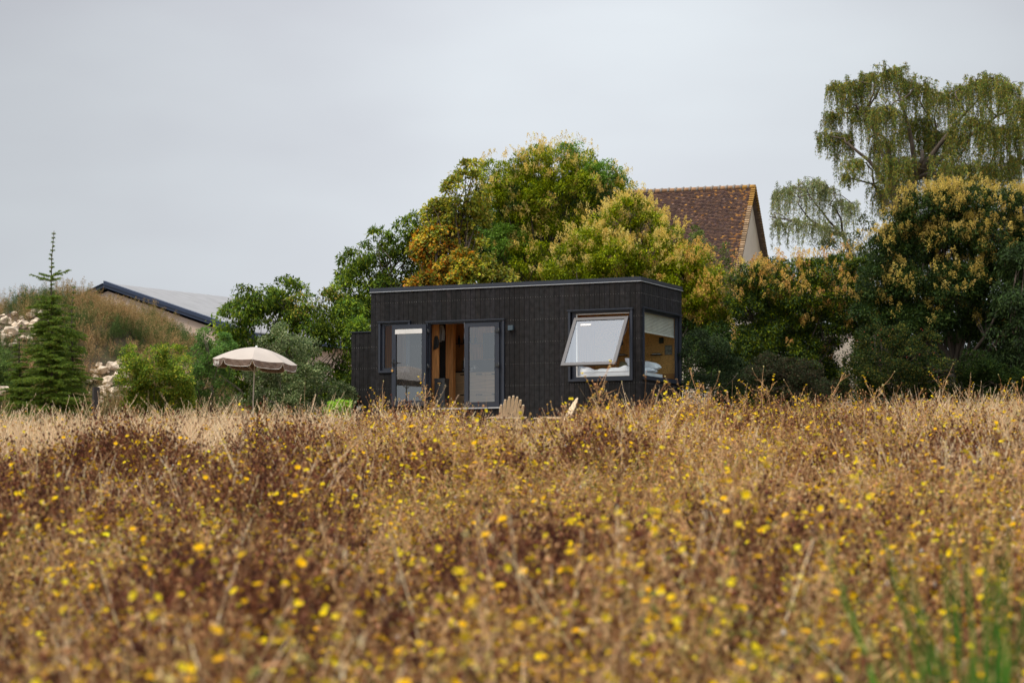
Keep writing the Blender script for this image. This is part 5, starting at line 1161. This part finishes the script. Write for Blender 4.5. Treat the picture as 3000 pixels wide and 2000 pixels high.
# cream garden wall glimpsed through the hedge
a = at(2380, 1060, 72); zg = float(G(a[0], 72)); g = Geo(); zt = at(2480, 960, 72)[2]; g.box((0, 0, -.2), (2.6, .2, zt - zg)); g.box((-.03, -.03, zt - zg), (2.63, .23, zt - zg + .06)); o = g.obj('garden_wall', M['render']); o.location = (a[0], 72, zg); tag(o, 'short cream garden wall glimpsed through the gap in the hedge', 'wall')

# dry canes and stalks along the hedge
def canes(name, label, cat, px, Y, n, spread, h, m, seed, arch=.5, group=None, rr=.006):
    r = np.random.RandomState(seed); x = (px - 1500) / F * Y; org = np.array([x, Y, float(G(x, Y))]); g = Geo()
    for k in range(n):
        b = org + [r.normal() * spread, r.normal() * spread * .4, 0]; d = unit([r.normal() * arch, r.normal() * arch, 1.2]); P = bez(b, d, h * r.uniform(.5, 1.1), [r.normal() * arch, r.normal() * arch, -.5 * arch], 9)
        g.tube(P, np.linspace(rr, rr * .35, 9), 5, pal(STR, 1, .1, r)[0] * .75, cap=False)
        for j in range(5):
            q = P[r.randint(4, 9)]; e = q + unit([r.normal(), r.normal(), 1.3]) * r.uniform(.06, .22); g.tube([q, e], [.003, .0015], 3, (.3, .2, .12), cap=False); head(g, e, .009, (.3, .2, .12))
    o = g.obj(name, M['dry'], None, org); tag(o, label, cat, group); return o
canes('dry_bramble_canes', 'arching bare bramble canes at the foot of the pink flowered privet', 'plant', 2190, 60.6, 16, .35, 1.3, None, 61, .8)
canes('dry_stalks', 'tall dead branching stalks in front of the dark bushes at right', 'plant', 2740, 54, 16, .22, 1.15, None, 62, .25, rr=.007)
canes('dry_stalks', 'thin dry leaning stalks at the right edge before the dark hedge', 'plant', 2920, 54, 12, .5, 1.0, None, 63, .3)

# fresh green blades close to the camera, right
def blades(label, px, Y, n, h, spread, seed, lean=.10):
    r = np.random.RandomState(seed); x = (px - 1500) / F * Y; org = np.array([x, Y, float(G(x, Y))]); g = Geo()
    for k in range(n):
        b0 = org + [r.normal() * spread, r.normal() * spread, 0]; P = bez(b0, unit([r.normal() * lean, r.normal() * lean, 1]), h * r.uniform(.6, 1.05), [r.normal() * .12, r.normal() * .1, 0], 7)
        w = unit([1, r.normal() * .7, 0]); W = np.array([.004, .007, .009, .009, .007, .004, .001])[:, None]
        g.add(np.stack([P - w * W, P + w * W], 1).reshape(-1, 3), [[2 * i, 2 * i + 1, 2 * i + 3, 2 * i + 2] for i in range(6)], pal([(.05, .17, .02), (.07, .22, .025), (.10, .24, .03)], 1, .1, r)[0])
    o = g.obj('green_grass_clump', M['leaf'], None, org); tag(o, label, 'grass clump', 'fresh green grass clumps in the near right corner')
blades('narrow upright fresh green clump, left of the two tall clumps at lower right', 2850, 5.2, 70, 1.50, .035, 71, .02)
blades('leaning fresh green grass clump at the extreme lower right corner', 2975, 4.9, 80, 1.42, .04, 72, .04)
blades('low yellow green tuft at the bottom edge left of the tall green clumps', 2545, 7.0, 40, 1.0, .06, 73, .2)

# ------------------------------------------------------------------ sky, sun, camera
w = bpy.data.worlds.new('World'); sc.world = w; w.use_nodes = True; nt = w.node_tree; nt.nodes.clear()
out = nt.nodes.new('ShaderNodeOutputWorld'); EL, AZ = rad(55), rad(-35)      # sun high, ahead left of the lens' left shoulder
sky = nt.nodes.new('ShaderNodeTexSky'); sky.sky_type = 'NISHITA'; sky.sun_disc = False; sky.sun_elevation = EL; sky.sun_rotation = rad(238); sky.dust_density = 3
bg1 = nt.nodes.new('ShaderNodeBackground'); bg1.inputs[1].default_value = .09; L(nt, sky.outputs[0], bg1.inputs[0])
tc = nt.nodes.new('ShaderNodeTexCoord'); sx = nt.nodes.new('ShaderNodeSeparateXYZ'); L(nt, tc.outputs['Generated'], sx.inputs[0])
mp = nt.nodes.new('ShaderNodeMapping'); mp.inputs['Scale'].default_value = (1.0, 1.0, 2.6); mp.inputs['Location'].default_value = (.35, .1, .2); L(nt, tc.outputs['Generated'], mp.inputs[0])
n1 = nt.nodes.new('ShaderNodeTexNoise'); n1.inputs['Scale'].default_value = 3.2; n1.inputs['Detail'].default_value = 5; n1.inputs['Roughness'].default_value = .4; L(nt, mp.outputs[0], n1.inputs['Vector'])
cr = nt.nodes.new('ShaderNodeValToRGB'); e = cr.color_ramp.elements; e[0].position = .34; e[0].color = (.47, .48, .525, 1); e[1].position = .64; e[1].color = (.635, .68, .712, 1); L(nt, n1.outputs['Fac'], cr.inputs[0])
# bright part of the cloud sheet stands over the middle of the view, duller to the sides
mr = nt.nodes.new('ShaderNodeMapRange'); mr.interpolation_type = 'SMOOTHSTEP'; mr.inputs[1].default_value = .16; mr.inputs[2].default_value = 1.0; mr.inputs[3].default_value = .94; mr.inputs[4].default_value = 2.8; L(nt, sx.outputs['Z'], mr.inputs[0])
bg2 = nt.nodes.new('ShaderNodeBackground'); L(nt, cr.outputs[0], bg2.inputs[0]); L(nt, mr.outputs[0], bg2.inputs[1])
gx = nt.nodes.new('ShaderNodeMath'); gx.operation = 'ABSOLUTE'; gsh = nt.nodes.new('ShaderNodeMath'); gsh.operation = 'ADD'; gsh.inputs[1].default_value = -.02
L(nt, sx.outputs['X'], gsh.inputs[0]); L(nt, gsh.outputs[0], gx.inputs[0])
gm_ = nt.nodes.new('ShaderNodeMapRange'); gm_.interpolation_type = 'SMOOTHSTEP'; gm_.inputs[1].default_value = .0; gm_.inputs[2].default_value = .30; gm_.inputs[3].default_value = 1.0; gm_.inputs[4].default_value = .72; L(nt, gx.outputs[0], gm_.inputs[0])
mm = nt.nodes.new('ShaderNodeMath'); mm.operation = 'MULTIPLY'; L(nt, mr.outputs[0], mm.inputs[0]); L(nt, gm_.outputs[0], mm.inputs[1]); L(nt, mm.outputs[0], bg2.inputs[1])
mx = nt.nodes.new('ShaderNodeMixShader'); mx.inputs[0].default_value = .96; L(nt, bg1.outputs[0], mx.inputs[1]); L(nt, bg2.outputs[0], mx.inputs[2]); L(nt, mx.outputs[0], out.inputs[0])
sd = bpy.data.lights.new('sun', 'SUN'); sd.energy = 1.5; sd.angle = rad(14); sd.color = (1, .89, .72); so = bpy.data.objects.new('sun', sd); COL.objects.link(so)
# light comes from behind-left of the camera, 48 degrees up
sun_from = Vector((-math.sin(rad(58)) * math.cos(EL), -math.cos(rad(58)) * math.cos(EL), math.sin(EL))); so.rotation_euler = (-sun_from).to_track_quat('-Z', 'Y').to_euler()
so.location = (-20, -20, 40)
cd = bpy.data.cameras.new('camera'); cam = bpy.data.objects.new('camera', cd); COL.objects.link(cam); sc.camera = cam
cd.lens = 85; cd.sensor_width = 36; cd.clip_start = .3; cd.clip_end = 5000; cam.location = (0, 0, 0); cam.rotation_euler = (rad(90) + PITCH, 0, 0)
cd.dof.use_dof = True; cd.dof.focus_distance = 59.5; cd.dof.aperture_fstop = 3.6
vs = sc.view_settings; vs.view_transform = 'Standard'; vs.look = 'None'; vs.exposure = .50; vs.gamma = 1; vs.use_curve_mapping = False
sc.render.engine = 'CYCLES'; sc.cycles.use_denoising = True; sc.cycles.max_bounces = 8; sc.cycles.diffuse_bounces = 3; sc.cycles.glossy_bounces = 4; sc.cycles.transparent_max_bounces = 12; sc.cycles.transmission_bounces = 4; sc.cycles.sample_clamp_indirect = 6
